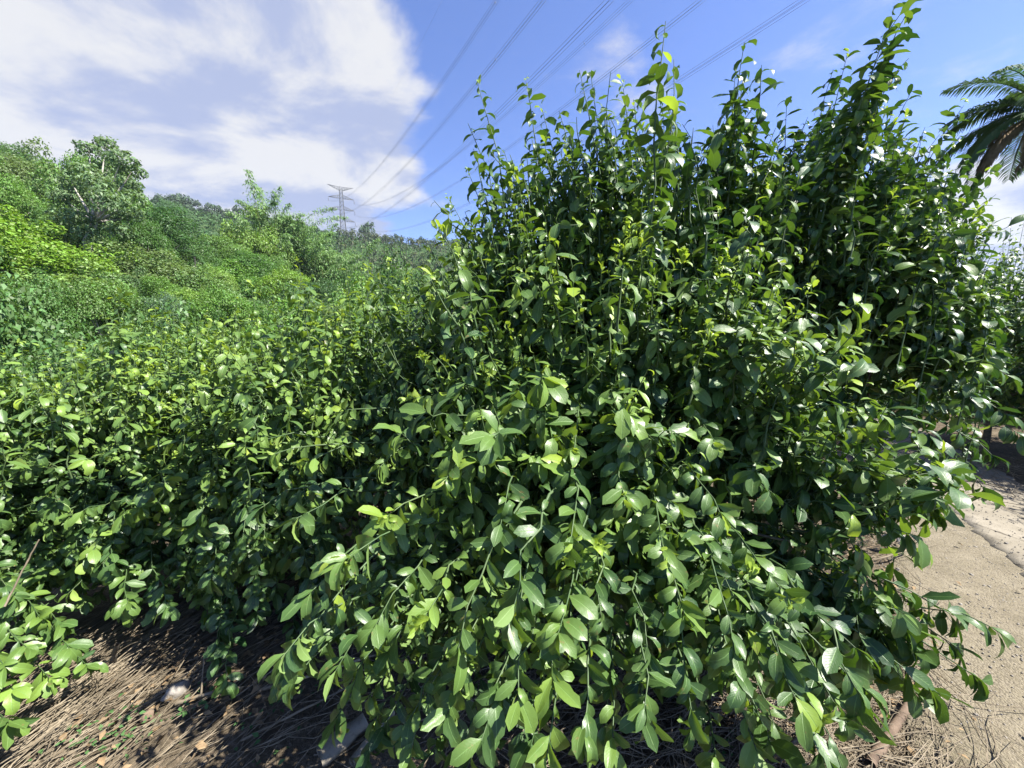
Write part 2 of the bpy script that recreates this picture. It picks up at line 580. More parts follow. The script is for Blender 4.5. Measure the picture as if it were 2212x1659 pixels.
def build_ground():
    nr, na = 230, 420
    r = 0.25 * (5200 / 0.25) ** (np.arange(nr) / (nr - 1))
    a = np.arange(na) * 2 * math.pi / na
    X = r[:, None] * np.sin(a)
    Y = r[:, None] * np.cos(a)
    Z = hgt(X, Y)
    ym = yard_mask(X, Y)
    rel = 0.016 * wav(X * 1.0, Y * 1.0, 0.55) + 0.010 * wav(Y + 3, X, 0.23) + 0.03 * wav(X, Y + 9, 1.6)
    near = (1 - sstep(7, 14, r))[:, None]
    flat = sstep(-0.22, 0.02, ym) * near
    Z = Z + rel * near * (1 - flat) - 0.02 * flat
    V = np.stack([X, Y, Z], -1).reshape(-1, 3)
    i = np.arange(nr - 1)[:, None]
    j = np.arange(na)[None]
    j2 = (j + 1) % na
    Q = np.stack([i * na + j, (i + 1) * na + j, (i + 1) * na + j2, i * na + j2], -1).reshape(-1, 4)[:, ::-1]
    c = len(V)
    V = np.concatenate([V, [[0, 0, Z[0].mean()]]])
    tri = np.stack([np.full(na, c), np.arange(na), (np.arange(na) + 1) % na], -1)[:, ::-1]
    link('ground', mesh('ground', V, [Q, tri], M_SOIL), kind='structure')
    # gravel yard: strip from its edge line to the lane's near edge and round behind the viewer
    n = 120
    seg = np.concatenate([[0], np.cumsum(np.linalg.norm(np.diff(YARD, axis=0), axis=1))])
    t = np.linspace(0, seg[-1], n)
    E = np.stack([np.interp(t, seg, YARD[:, 0]), np.interp(t, seg, YARD[:, 1])], -1)
    tt = np.linspace(-6, 9.5, n)
    L = LANE_A + tt[:, None] * LANE_D + 0.06 * LANE_N
    k = 14
    f = np.linspace(0, 1, k)[None, :, None]
    G = E[:, None] * (1 - f) + L[:, None] * f
    wob = 0.05 * wav(G[..., 0], G[..., 1], 0.7)[..., None] * (1 - f)
    G = G + wob
    z = 0.004 + 0.006 * wav(G[..., 0], G[..., 1], 0.8) * np.sin(np.pi * f[..., 0])
    z[:, 0] = -0.012
    V = np.concatenate([G, z[..., None]], -1).reshape(-1, 3)
    i = np.arange(n - 1)[:, None]
    j = np.arange(k - 1)[None]
    Q = np.stack([i * k + j, i * k + j + 1, (i + 1) * k + j + 1, (i + 1) * k + j], -1).reshape(-1, 4)
    link('gravel_yard', mesh('gravel_yard', V, Q[:, ::-1] if False else Q, M_GRAVEL), kind='structure')
    # concrete lane: a cast strip 0.9 m wide and 3 cm proud, with a ragged edge
    n = 700
    t = np.linspace(-7, 16, n)
    prof = [(0.0, -0.02), (0.0, 0.006), (0.09, 0.011), (0.45, 0.015), (0.86, 0.011), (0.9, 0.008), (0.9, -0.02)]
    V = []
    for q in t:
        b = LANE_A + q * LANE_D
        for (o, zz) in prof:
            jag = 0.018 * math.sin(q * 2.3 + 3 * o) + 0.014 * math.sin(q * 9.1 + 5 * o) + 0.014 * math.sin(q * 31.0 + o) + 0.01 * math.sin(q * 53.0)
            p = b + LANE_N * (o + (jag if o < 0.2 or o > 0.8 else 0))
            V.append((p[0], p[1], zz))
    k = len(prof)
    i = np.arange(n - 1)[:, None]
    j = np.arange(k - 1)[None]
    Q = np.stack([i * k + j, i * k + j + 1, (i + 1) * k + j + 1, (i + 1) * k + j], -1).reshape(-1, 4)
    link('concrete_path', mesh('concrete_path', np.array(V), Q, M_CONC, smooth=False), kind='structure')


build_ground()


# ---------------------------------------------------------------- citrus leaves
def leaf_template(rows, cols, bend, fold, wav_a, twist, width, tip, seed):
    """blade along +Y from 0 to 1 with a short petiole, upper side +Z"""
    rg = np.random.default_rng(seed)
    s = np.concatenate([[-0.1], np.linspace(0.0, 1.0, rows)])
    lat = np.linspace(-1, 1, cols)
    wprof = np.where(s < 0, 0.014, width * (np.clip(s, 0.0, 1) + 0.02) ** 0.62 * (1.0 - np.clip(s, 0, 1)) ** tip * 2.05 + 0.006)
    sc_ = np.clip(s, 0, 1)
    th = bend * (0.35 * sc_ + 0.65 * sc_ ** 1.8)
    ds = np.diff(s, prepend=s[0])
    yc = np.cumsum(np.cos(th) * ds) - 0.1 + 0.1
    zc_ = -np.cumsum(np.sin(th) * ds)
    V, UV = [], []
    ph = rg.uniform(0, 6.28)
    bite, s0 = (0, 1, 0, -1, 0, 0, 1, 0, -1, 1, 0, 0)[seed % 12], rg.uniform(0.45, 0.8)
    for a in range(len(s)):
        tw = twist * sc_[a]
        for l in lat:
            hx = wprof[a] * l
            if bite and l * bite > 0:
                hx *= 1 - 0.42 * math.exp(-((s[a] - s0) / 0.10) ** 2)
            f = fold * (1 - 0.25 * abs(l))
            x = hx * math.cos(f)
            zl = abs(hx) * math.sin(f) + wav_a * abs(l) * math.sin(9 * s[a] + ph + (1.4 if l > 0 else 0)) * (wprof[a] / max(width, 1e-3))
            x, zl = x * math.cos(tw) - zl * math.sin(tw), x * math.sin(tw) + zl * math.cos(tw)
            V.append((x, yc[a] - math.sin(-th[a]) * zl, zc_[a] + math.cos(th[a]) * zl))
            UV.append((0.5 + 0.5 * l, sc_[a]))
    k = cols
    i = np.arange(len(s) - 1)[:, None]
    j = np.arange(k - 1)[None]
    Q = np.stack([i * k + j, i * k + j + 1, (i + 1) * k + j + 1, (i + 1) * k + j], -1).reshape(-1, 4)
    return np.array(V), Q, np.array(UV)


# (bend, fold, wave, twist, half width, tip power)
SHAPES = [(0.688, 0.3, 0.01, 0.0, 0.254, 0.558), (1.188, 0.38, 0.014, 0.15, 0.244, 0.63), (0.375, 0.22, 0.012, -0.1, 0.275, 0.522),
          (0.938, 0.28, 0.018, -0.2, 0.224, 0.675), (0.188, 0.34, 0.01, 0.1, 0.264, 0.594), (1.438, 0.3, 0.016, 0.05, 0.254, 0.54),
          (0.562, 0.45, 0.012, 0.2, 0.234, 0.648), (0.875, 0.18, 0.02, -0.05, 0.285, 0.504),
          # curled leaves of the upright sprouts
          (2.125, 0.5, 0.03, 0.4, 0.244, 0.63), (2.75, 0.6, 0.035, -0.5, 0.224, 0.675), (1.75, 0.65, 0.03, 0.25, 0.234, 0.612), (1.5, 0.4, 0.04, -0.35, 0.264, 0.558)]
N_PLAIN = 8
TH = [leaf_template(6, 5, *s, seed=40 + i) for i, s in enumerate(SHAPES)]       # 48 triangles
TM = [leaf_template(5, 3, *s, seed=40 + i) for i, s in enumerate(SHAPES)]       # 20 triangles
TL = [leaf_template(3, 3, *s, seed=40 + i) for i, s in enumerate(SHAPES)]       # 12 triangles


def frames(ax, nr):
    y = norm(ax)
    z = nr - (nr * y).sum(-1, keepdims=True) * y
    z = norm(z)
    x = np.cross(y, z)
    return np.stack([x, y, z], -1)          # columns


def leaf_cloud(name, L, T, mat=None, fine=None):
    """join the leaves of L (dict of arrays) into one mesh; those marked fine get the finer template"""
    if fine is not None:
        L = dict(L)
        L['sh'] = L['sh'] + len(T) * (~fine)
        T = T + TL
    Vs, Qs, UVs, A, B = [], [], [], [], []
    off = 0
    R = frames(L['ax'], L['nr'])
    for t in range(len(T)):
        k = np.nonzero(L['sh'] == t)[0]
        if not len(k):
            continue
        tv, tq, tuv = T[t]
        V = np.einsum('nij,vj->nvi', R[k], tv) * L['ln'][k][:, None, None] + L['p'][k][:, None]
        nv = len(tv)
        Vs.append(V.reshape(-1, 3))
        Qs.append((tq[None] + (np.arange(len(k)) * nv)[:, None, None]).reshape(-1, 4) + off)
        UVs.append(np.tile(tuv, (len(k), 1)))
        A.append(np.repeat(L['age'][k], nv))
        B.append(np.repeat(L['tint'][k], nv))
        off += len(k) * nv
    return mesh(name, np.concatenate(Vs), np.concatenate(Qs), mat or M_CIT, True, np.concatenate(UVs), {'age': np.concatenate(A), 'tint': np.concatenate(B)})


_leafmesh = {}


def leaf_mesh(sh, age, tint):
    a = int(round(min(max(age, 0), 1) * 8))
    b = int(round(tint * 2))
    key = (sh, a, b)
    if key not in _leafmesh:
        V, Q, UV = TH[sh]
        _leafmesh[key] = mesh('leaf', V, Q, M_CIT, True, UV, {'age': np.full(len(V), a / 8.0), 'tint': np.full(len(V), b / 2.0)})
    return _leafmesh[key]


class Citrus:
    """collects shoots and leaves of one tree, coordinates relative to its base"""

    def __init__(self, seed, leaf=0.095):
        self.g = np.random.default_rng(seed)
        self.leaf = leaf
        self.L = {k: [] for k in ('p', 'ax', 'nr', 'ln', 'sh', 'age', 'tint')}
        self.S, self.SR = [], []
        self.limbs = []

    def shoot(self, a, m, e, r0=0.0045, t0=0.25, step=0.033, droop=0.3, curl=0.0, size=1.0, rosette=0, flush=0, age=0.15, taper=True, agetip=0.48, tipsize=0.42):
        g = self.g
        k = 7
        P = bez(np.asarray(a, float), np.asarray(m, float), np.asarray(e, float), k)
        P[1:-1] += g.normal(0, 0.008, (k - 2, 3))
        self.S.append(P)
        self.SR.append(np.linspace(r0, 0.0013, k))
        seg = np.linalg.norm(np.diff(P, axis=0), axis=1)
        cum = np.concatenate([[0], np.cumsum(seg)])
        Lh = cum[-1]
        st = np.arange(t0 * Lh, Lh - 0.004, step)
        if rosette:
            st = np.concatenate([st[st < Lh - 0.03], Lh - np.linspace(0.03, 0.0, rosette)])
        n = len(st)
        if n == 0:
            return
        st = np.clip(st + g.normal(0, step * 0.18, n), 0, Lh)
        pos = np.stack([np.interp(st, cum, P[:, q]) for q in range(3)], -1)
        idx = np.clip(np.searchsorted(cum, st, side='right') - 1, 0, k - 2)
        tan = norm(P[idx + 1] - P[idx])
        ref = np.where(np.abs(tan[:, 2:3]) > 0.85, np.array([[1.0, 0, 0]]), np.array([[0, 0, 1.0]]))
        A = norm(np.cross(tan, ref))
        B = np.cross(tan, A)
        phi = g.uniform(0, 6.28) + np.arange(n) * 2.4 + g.normal(0, 0.35, n)
        rad = A * np.cos(phi)[:, None] + B * np.sin(phi)[:, None]
        f = st / Lh
        beta = np.radians(np.interp(f, [0, 0.7, 1.0], [80, 72, 48]) + g.normal(0, 10, n))
        ax = tan * np.cos(beta)[:, None] + rad * np.sin(beta)[:, None]
        nr = tan * np.sin(beta)[:, None] - rad * np.cos(beta)[:, None]
        dr = droop * g.uniform(0.3, 1.6, n)
        ax = norm(ax - np.array([0, 0, 1.0]) * dr[:, None])
        nr = nr * 0.45 + np.array([0, 0, 0.9]) + g.normal(0, 0.33, (n, 3))
        ln = self.leaf * size * g.uniform(0.58, 1.22, n)
        if taper:
            ln *= np.interp(f, [0, 0.25, 0.75, 1.0], [0.85, 1.0, 0.95, tipsize])
        old = np.where(g.random(n) < 0.012, g.uniform(0.5, 0.8, n), 0)
        ag = np.clip(old + age + g.normal(0, 0.10) + g.normal(0, 0.06, n) + (agetip * f ** 3 if agetip else 0), 0, 1)
        sh = g.integers(0, N_PLAIN, n)
        if curl:
            c = g.random(n) < curl
            sh = np.where(c, g.integers(N_PLAIN, len(SHAPES), n), sh)
        self.put(pos, ax, nr, ln, sh, ag)
        if flush:
            n = flush
            ang = g.uniform(0, 6.28, n)
            el = g.uniform(0.15, 0.9, n)
            tp = norm(P[-1] - P[-2])
            rd = norm(np.stack([np.cos(ang), np.sin(ang), g.normal(0, 0.3, n)], -1))
            ax = norm(tp * np.cos(el)[:, None] + rd * np.sin(el)[:, None] + np.array([0, 0, 0.35]))
            nr = tp - ax * 0.3 + rd * -0.3 + np.array([0, 0, 0.4])
            self.put(P[-1] + g.normal(0, 0.007, (n, 3)) + tp * g.uniform(-0.02, 0.03, n)[:, None], ax, nr, self.leaf * g.uniform(0.22, 0.5, n), g.integers(0, len(SHAPES), n), np.clip(g.uniform(0.72, 1.05, n), 0, 1))

    def put(self, p, ax, nr, ln, sh, age):
        n = len(p)
        L = self.L
        L['p'].append(p)
        L['ax'].append(ax)
        L['nr'].append(nr)
        L['ln'].append(ln)
        L['sh'].append(sh)
        L['age'].append(age)
        L['tint'].append(self.g.random(n))

    def crown(self, c, R, n, sprout=0.5, low=-0.45, step=0.033, size=1.0, age=0.15, flush=0.1, inner=0.35, upbias=0.0):
        g = self.g
        c = np.asarray(c, float)
        R = np.asarray(R, float)
        K = max(8, int(n / 11))
        CL = []
        for i in range(K):
            z = g.uniform(low, 1.0)
            if upbias and g.random() < upbias:
                z = g.uniform(0.3, 1.0)
            th = g.uniform(0, 6.28)
            CL.append((math.sqrt(1 - z * z) * math.cos(th), math.sqrt(1 - z * z) * math.sin(th), z, g.uniform(0.72, 1.12)))
        for i in range(n):
            q = CL[int(g.integers(0, K))]
            if g.random() < 0.82:
                d = norm(np.array(q[:3]) + g.normal(0, 0.12, 3))
                depth = q[3] * g.uniform(0.86, 1.05)
            else:
                d = norm(g.normal(0, 1, 3) + np.array([0, 0, 0.5]))
                depth = g.uniform(0.5, 0.95)
            z = max(float(d[2]), low)
            e = c + R * d * depth
            a = c + R * d * g.uniform(inner * 0.6, inner * 1.6) * np.array([1, 1, 0.8]) - np.array([0, 0, 0.05])
            fl = int(g.integers(6, 13)) if g.random() < flush else 0
            if z > 0.25:
                e = e + np.array([g.normal(0, 0.05), g.normal(0, 0.05), sprout * g.random() ** 2.2 * (0.3 + z)])
                m = a * 0.35 + e * 0.65
                m[2] = a[2] * 0.7 + e[2] * 0.3
                self.shoot(a, m, e, step=step, droop=g.uniform(0.15, 0.55), curl=0.32 * z, size=size, flush=fl, age=age, rosette=0)
            else:
                e = e - np.array([0, 0, 0.08 * g.random()])
                m = (a + e) / 2 + np.array([0, 0, g.uniform(0.03, 0.16)])
                self.shoot(a, m, e, step=step, droop=g.uniform(0.4, 1.0), curl=0.04, size=size * 1.06, flush=fl, age=age, rosette=int(g.integers(4, 8)), taper=g.random() < 0.5, agetip=0.2)
            # side twigs
            for q in range(int(g.integers(0, 3))):
                t = g.uniform(0.4, 0.85)
                b = (1 - t) ** 2 * a + 2 * t * (1 - t) * m + t * t * e
                dd = norm(d + g.normal(0, 0.8, 3) + np.array([0, 0, 0.25]))
                ee = b + dd * g.uniform(0.10, 0.22)
                self.shoot(b, (b + ee) / 2 + np.array([0, 0, 0.015]), ee, r0=0.0025, t0=0.2, step=step * 0.8, droop=g.uniform(0.3, 0.9), size=size * 0.95, age=age, rosette=int(g.integers(3, 6)), taper=False, agetip=0.25)

    def uprights(self, c, R, n, lo, hi, age):
        g = self.g
        for i in range(n):
            th, q = g.uniform(0, 6.28), math.sqrt(g.random())
            a = np.array([c[0] + R[0] * q * math.cos(th), c[1] + R[1] * q * math.sin(th), c[2] + R[2] * (0.95 - 0.75 * q * q) - 0.12])
            e = a + np.array([g.normal(0.03, 0.05), g.normal(0, 0.05), g.uniform(lo, hi)])
            self.shoot(a, (a + e) / 2 + g.normal(0, 0.015, 3), e, r0=0.004, t0=0.05, step=0.022, droop=0.45, curl=0.25, size=0.95, flush=6 if g.random() < 0.2 else 0, age=age, agetip=0.4, tipsize=0.5)

    def trunk(self, top, r=0.035, n=6, reach=None, lean=(0, 0)):
        g = self.g
        top = np.asarray(top, float)
        G = Geo()
        fork = np.array([lean[0], lean[1], top[2] * 0.35])
        G.tube([(0, 0, -0.12), (0, 0, 0.02), fork * 0.5 + g.normal(0, 0.01, 3), fork], [r * 1.5, r * 1.15, r, r * 0.9], 8)
        for i in range(n):
            th = 6.28 * i / n + g.uniform(-0.3, 0.3)
            rr = np.asarray(reach if reach is not None else (0.5, 0.5, 0.5), float)
            e = top + rr * np.array([math.cos(th) * 0.6, math.sin(th) * 0.6, g.uniform(0.0, 0.7)])
            m = fork * 0.5 + e * 0.5 + np.array([0.18 * math.cos(th), 0.18 * math.sin(th), -0.05])
            P = bez(fork, m, e, 7)
            G.tube(P, np.linspace(r * 0.62, r * 0.16, 7), 6)
            for q in range(2):
                b = P[3 + q]
                ee = b + rr * np.array([math.cos(th + g.normal(0, .9)), math.sin(th + g.normal(0, .9)), g.uniform(-0.1, 0.9)]) * 0.55
                G.tube(bez(b, (b + ee) / 2 + g.normal(0, 0.04, 3), ee, 5), np.linspace(r * 0.3, r * 0.09, 5), 5)
        self.tg = G

    def done(self):
        self.L = {k: np.concatenate(v) for k, v in self.L.items()}
        return self

    def cull(self, keep):
        self.L = {k: v[keep] for k, v in self.L.items()}


def visible_scores(items):
    """how many cells of a coarse picture each leaf shows in; items: list of (base, L)"""
    W_, H_ = 738, 553
    allp, tid, lid = [], [], []
    for t, (base, L) in enumerate(items):
        R = frames(L['ax'], L['nr'])
        for (u, v) in [(0, .1), (0, .3), (0, .5), (0, .7), (0, .9), (.14, .3), (-.14, .3), (.18, .5), (-.18, .5), (.12, .7), (-.12, .7), (.22, .42), (-.22, .42)]:
            allp.append(base + L['p'] + L['ln'][:, None] * (R[:, :, 0] * u + R[:, :, 1] * v - R[:, :, 2] * 0.25 * v * v))
            tid.append(np.full(len(L['p']), t))
            lid.append(np.arange(len(L['p'])))
    P = np.concatenate(allp)
    tid = np.concatenate(tid)
    lid = np.concatenate(lid)
    x, y, d = project(P)
    ok = (d > 0.3) & (x >= 0) & (x < 2212) & (y >= 0) & (y < 1659)
    ix = (x[ok] / 2212 * W_).astype(int)
    iy = (y[ok] / 1659 * H_).astype(int)
    cell = iy * W_ + ix
    dd = d[ok]
    buf = np.full(W_ * H_, 1e9)
    # splat over 3 x 3 cells so that near leaves hide what is behind them
    for oy in (-1, 0, 1):
        for ox in (-1, 0, 1):
            c2 = np.clip(iy + oy, 0, H_ - 1) * W_ + np.clip(ix + ox, 0, W_ - 1)
            np.minimum.at(buf, c2, dd)
    vis = dd <= buf[cell] + 0.06
    out = []
    for t, (base, L) in enumerate(items):
        k = vis & (tid[ok] == t)
        cnt = np.bincount(lid[ok][k], minlength=len(L['p'])).astype(float)
        dist = project(base + L['p'])[2]
        out.append(cnt * (L['ln'] / np.maximum(dist, 0.3)) ** 2)
    return out


HERO = []          # (name data) near trees, finished together
HERO_LATE = []     # extra shoots of those trees


def hero(c, base, label, T=TM, n_obj=300):
    HERO.append((c, np.asarray(base, float), label, T, n_obj))


UP = np.array([0, 0, 1.0])


# ---- the big tree in front -------------------------------------------------
def rel(base, px, py, d):
    return at(px, py, d) - base


baseA = np.array([0.55, 1.85, 0.0])
A = Citrus(11, 0.080)
A.trunk((0, 0, 0.95), 0.042, 7, (0.75, 0.6, 0.55))
A.crown((-0.5, -0.5, 1.0), (0.62, 0.42, 0.55), 150, sprout=0.15, low=-0.9, flush=0.05, step=0.026, age=0.22)
A.crown((0.35, -0.5, 0.85), (0.75, 0.40, 0.50), 130, sprout=0.1, low=-0.9, flush=0.05, step=0.026)
A.crown((-0.02, 0.05, 1.02), (1.15, 0.85, 0.80), 640, sprout=0.55, low=-0.85, flush=0.08, upbias=0.25, step=0.027, age=0.12)
A.crown((0.0, 0.05, 1.15), (0.8, 0.65, 0.75), 240, step=0.027, sprout=0.2, low=-0.6, flush=0.0)
# upright sprouts against the sky: tip pixel, depth, where each leaves the crown
for (px, py, d, bx, by, fl) in [(1032, 182, 1.95, 1130, 690, 5), (1137, 178, 2.05, 1190, 600, 4), (1172, 238, 1.9, 1270, 660, 5), (1252, 152, 1.85, 1330, 640, 0), (1277, 165, 1.95, 1345, 650, 0),
                                (1438, 46, 1.5, 1400, 620, 0), (1345, 182, 2.1, 1395, 640, 4), (1368, 215, 2.0, 1400, 660, 0), (1208, 240, 1.9, 1300, 700, 0), (972, 432, 2.3, 1085, 740, 6), (1012, 372, 2.15, 1110, 740, 6),
                                (1060, 440, 2.0, 1140, 760, 0), (1100, 395, 2.2, 1180, 760, 0), (1505, 345, 2.2, 1440, 700, 0), (1560, 300, 2.3, 1500, 720, 0), (1310, 290, 2.0, 1370, 700, 0), (1460, 255, 1.9, 1430, 690, 0),
                                (1225, 330, 2.05, 1290, 720, 0), (1160, 430, 1.9, 1230, 780, 3), (1400, 330, 2.1, 1420, 720, 0), (1270, 420, 1.8, 1330, 780, 0), (1350, 400, 2.0, 1390, 780, 0), (1480, 420, 1.9, 1460, 780, 0), (1540, 430, 2.0, 1500, 780, 4),
                                (1000, 520, 2.0, 1080, 800, 0), (930, 545, 2.1, 1010, 820, 5), (1090, 520, 1.8, 1160, 830, 0), (880, 610, 1.9, 960, 860, 5), (800, 590, 2.2, 900, 840, 5), (1190, 520, 1.7, 1240, 850, 0)]:
    e, a = rel(baseA, px, py, d), rel(baseA, bx, by, d * 1.02)
    m = a * 0.45 + e * 0.55 + np.array([(a[0] - e[0]) * 0.18, 0.05, 0.04])
    for q in range(2):
        e2 = e + np.array([A.g.normal(0, 0.06), A.g.normal(0, 0.08), -A.g.uniform(0.08, 0.4)])
        A.shoot(a + A.g.normal(0, 0.04, 3), m + A.g.normal(0, 0.04, 3) - np.array([0, 0, 0.08]), e2, r0=0.005, t0=0.05, step=0.026, droop=0.5, curl=0.4, size=1.15, age=0.10, agetip=0.2, tipsize=0.55)
    A.shoot(a, m, e, r0=0.006, t0=0.05, step=0.022, droop=0.5, curl=0.4, size=1.3, flush=fl, age=0.10, agetip=0.15, tipsize=0.55)
def top_line(px):
    return np.interp(px, [700, 800, 900, 960, 1000, 1100, 1250, 1350, 1450, 1550, 1600, 1700, 1850, 1950, 2050, 2130, 2170], [700, 580, 540, 490, 410, 300, 215, 215, 170, 300, 165, 230, 170, 210, 265, 400, 480])


def random_sprouts(c, base, x0, x1, d0, d1, n, lean, age):
    g = c.g
    for i in range(n):
        px = g.uniform(x0, x1)
        py = top_line(px) + 30 + 270 * g.random()
        d = g.uniform(d0, d1)
        e, a = rel(base, px, py, d), rel(base, px - lean * g.uniform(0.3, 1.2), py + g.uniform(200, 330), d * g.uniform(0.98, 1.08))
        m = a * 0.45 + e * 0.55 + np.array([(a[0] - e[0]) * 0.12, 0.04, 0.03])
        c.shoot(a, m, e, r0=0.005, t0=0.03, step=0.030, droop=0.5, curl=0.35, size=1.15, flush=4 if g.random() < 0.2 else 0, age=age, agetip=0.15)
        if g.random() < 0.45:
            t = g.uniform(0.35, 0.7)
            b = (1 - t) ** 2 * a + 2 * t * (1 - t) * m + t * t * e
            f = b + norm(norm(e - a) + g.normal(0, 0.45, 3)) * g.uniform(0.12, 0.3)
            c.shoot(b, (b + f) / 2 + g.normal(0, 0.015, 3), f, r0=0.003, t0=0.1, step=0.026, droop=0.5, curl=0.3, size=1.05, age=age, agetip=0.15)


random_sprouts(A, baseA, 1000, 1560, 1.6, 2.5, 170, -60, 0.1)
for i in range(120):
    px = A.g.uniform(900, 1760)
    py, d = A.g.uniform(430, 800) + 0.12 * abs(px - 1330), A.g.uniform(1.15, 1.7)
    e, a = rel(baseA, px, py, d), rel(baseA, px + (1330 - px) * 0.25, py + A.g.uniform(150, 270), d + A.g.uniform(0.05, 0.3))
    A.shoot(a, a * 0.45 + e * 0.55 + np.array([(a[0] - e[0]) * 0.12, 0.04, 0.03]), e, r0=0.005, t0=0.05, step=0.025, droop=0.5, curl=0.3, size=1.0, flush=8 if A.g.random() < 0.14 else 0, age=0.2, agetip=0.35)  # raised leaf age paints these sprouts brighter, as if sunlit
random_sprouts(A, baseA, 740, 1010, 1.7, 2.3, 60, -120, 0.12)
# outer branches with terminal rosettes of large leaves
for (px, py, d, bx, by, bd, fl, ros) in [(735, 1215, .86, 1050, 1150, 1.4, 6, 8), (830, 1120, .98, 1060, 1090, 1.5, 5, 8), (1000, 1395, .92, 1150, 1200, 1.4, 9, 8), (1195, 1480, .86, 1220, 1180, 1.3, 0, 8),
                                         (1435, 1195, .95, 1380, 1050, 1.5, 4, 7), (1230, 1185, .88, 1260, 1000, 1.4, 6, 7), (1700, 1285, .98, 1450, 1080, 1.5, 4, 8), (1750, 1520, .86, 1480, 1200, 1.3, 5, 7),
                                         (1040, 1600, .78, 1160, 1300, 1.2, 0, 7), (742, 885, 1.28, 980, 960, 1.7, 4, 7), (1240, 975, 1.12, 1260, 860, 1.6, 4, 7), (1545, 955, 1.15, 1450, 900, 1.7, 3, 7),
                                         (1780, 1095, 1.35, 1520, 950, 1.8, 0, 7), (1640, 800, 1.5, 1500, 800, 1.9, 0, 6), (580, 985, 1.45, 850, 1000, 1.8, 0, 7), (510, 960, 1.55, 830, 980, 1.9, 3, 6), (640, 1120, 1.15, 900, 1080, 1.6, 0, 7),
                                         (600, 1480, 1.15, 880, 1280, 1.5, 0, 5), (720, 1560, 1.0, 960, 1320, 1.4, 0, 6), (830, 1430, .95, 1000, 1260, 1.3, 0, 7), (920, 1330, .88, 1060, 1180, 1.3, 12, 5), (700, 1380, 1.0, 900, 1200, 1.4, 0, 6),
                                         (1560, 1120, 1.0, 1420, 1010, 1.4, 0, 7), (1330, 1480, .95, 1300, 1250, 1.3, 0, 6), (1500, 1580, .85, 1400, 1280, 1.2, 0, 6), (1350, 1075, 1.0, 1340, 950, 1.5, 3, 7), (900, 860, 1.35, 1060, 900, 1.7, 8, 7),
                                         (1170, 930, 1.2, 1220, 880, 1.7, 4, 6), (1060, 790, 1.45, 1150, 850, 1.8, 3, 6), (1330, 760, 1.35, 1340, 850, 1.7, 0, 6), (1480, 740, 1.4, 1430, 830, 1.8, 0, 6), (1900, 1290, 1.15, 1560, 1120, 1.6, 0, 6),
                                         (1640, 1420, .95, 1480, 1180, 1.35, 0, 6), (1590, 1300, 1.0, 1450, 1120, 1.4, 0, 6), (880, 1650, .85, 1000, 1380, 1.2, 0, 6), (1180, 1640, .8, 1240, 1360, 1.1, 0, 5), (1780, 1640, .85, 1560, 1330, 1.2, 0, 6), (1640, 1640, .88, 1500, 1350, 1.2, 0, 5),
                                         (1120, 1330, .85, 1180, 1130, 1.3, 0, 6), (1080, 1140, .98, 1140, 1000, 1.4, 0, 6), (960, 1040, 1.05, 1080, 980, 1.5, 0, 6), (820, 1010, 1.2, 980, 980, 1.6, 0, 6), (960, 1560, .82, 1060, 1320, 1.2, 0, 7), (1120, 1520, .80, 1160, 1280, 1.2, 0, 6), (1260, 1600, .80, 1280, 1320, 1.15, 0, 6), (1400, 1420, .92, 1340, 1200, 1.3, 0, 6), (660, 1290, .98, 880, 1160, 1.4, 0, 7), (760, 1490, .95, 960, 1290, 1.3, 0, 6), (1300, 1340, .9, 1280, 1150, 1.3, 0, 6), (1480, 1330, .95, 1400, 1130, 1.35, 0, 6), (560, 1100, 1.3, 860, 1040, 1.7, 0, 6), (660, 1000, 1.3, 900, 980, 1.7, 3, 6)]:
    e, a = rel(baseA, px, py, d), rel(baseA, bx, by, bd)
    m = (a + e) / 2 + np.array([0, 0, 0.13])
    A.shoot(a, m, e, r0=0.006, t0=0.12, step=0.018, droop=0.45, curl=0.18, size=0.78, flush=fl, age=0.42 if fl and px < 1300 else 0.27, rosette=ros, taper=False, agetip=0.12)
gl = np.random.default_rng(404)
for i in range(52):
    px, py, d = gl.uniform(600, 1880), gl.uniform(1330, 1700), gl.uniform(0.80, 1.08)
    e, a = rel(baseA, px, py, d), rel(baseA, 0.6 * px + 0.4 * 1250 + 40, py - gl.uniform(180, 330), d + gl.uniform(0.25, 0.45))
    if (e + baseA)[2] < 0.10:
        continue
    A.shoot(a, (a + e) / 2 + np.array([0, 0, 0.09]), e, r0=0.005, t0=0.1, step=0.019, droop=0.5, curl=0.18, size=gl.uniform(0.68, 0.86), age=gl.uniform(0.08, 0.3), rosette=6, taper=False, agetip=0.12)
# long low branches reaching out to the right over the yard
for (px, py, d, bx, by, bd) in [(2120, 1470, 1.12, 1560, 1180, 1.5), (2060, 1330, 1.2, 1580, 1150, 1.6), (2070, 1400, 1.18, 1560, 1200, 1.5), (2030, 1500, 1.08, 1540, 1240, 1.4), (1960, 1290, 1.3, 1560, 1100, 1.7),
                                (1870, 1420, 1.05, 1540, 1200, 1.4), (1880, 1500, 1.0, 1560, 1270, 1.3), (1980, 1400, 1.15, 1560, 1160, 1.5)]:
    e, a = rel(baseA, px, py, d), rel(baseA, bx, by, bd)
    m = (a + e) / 2 + np.array([0, 0, 0.10])
    A.shoot(a, m, e, r0=0.007, t0=0.15, step=0.021, droop=0.5, curl=0.15, size=0.88, age=0.1, rosette=6, taper=False, agetip=0.1)
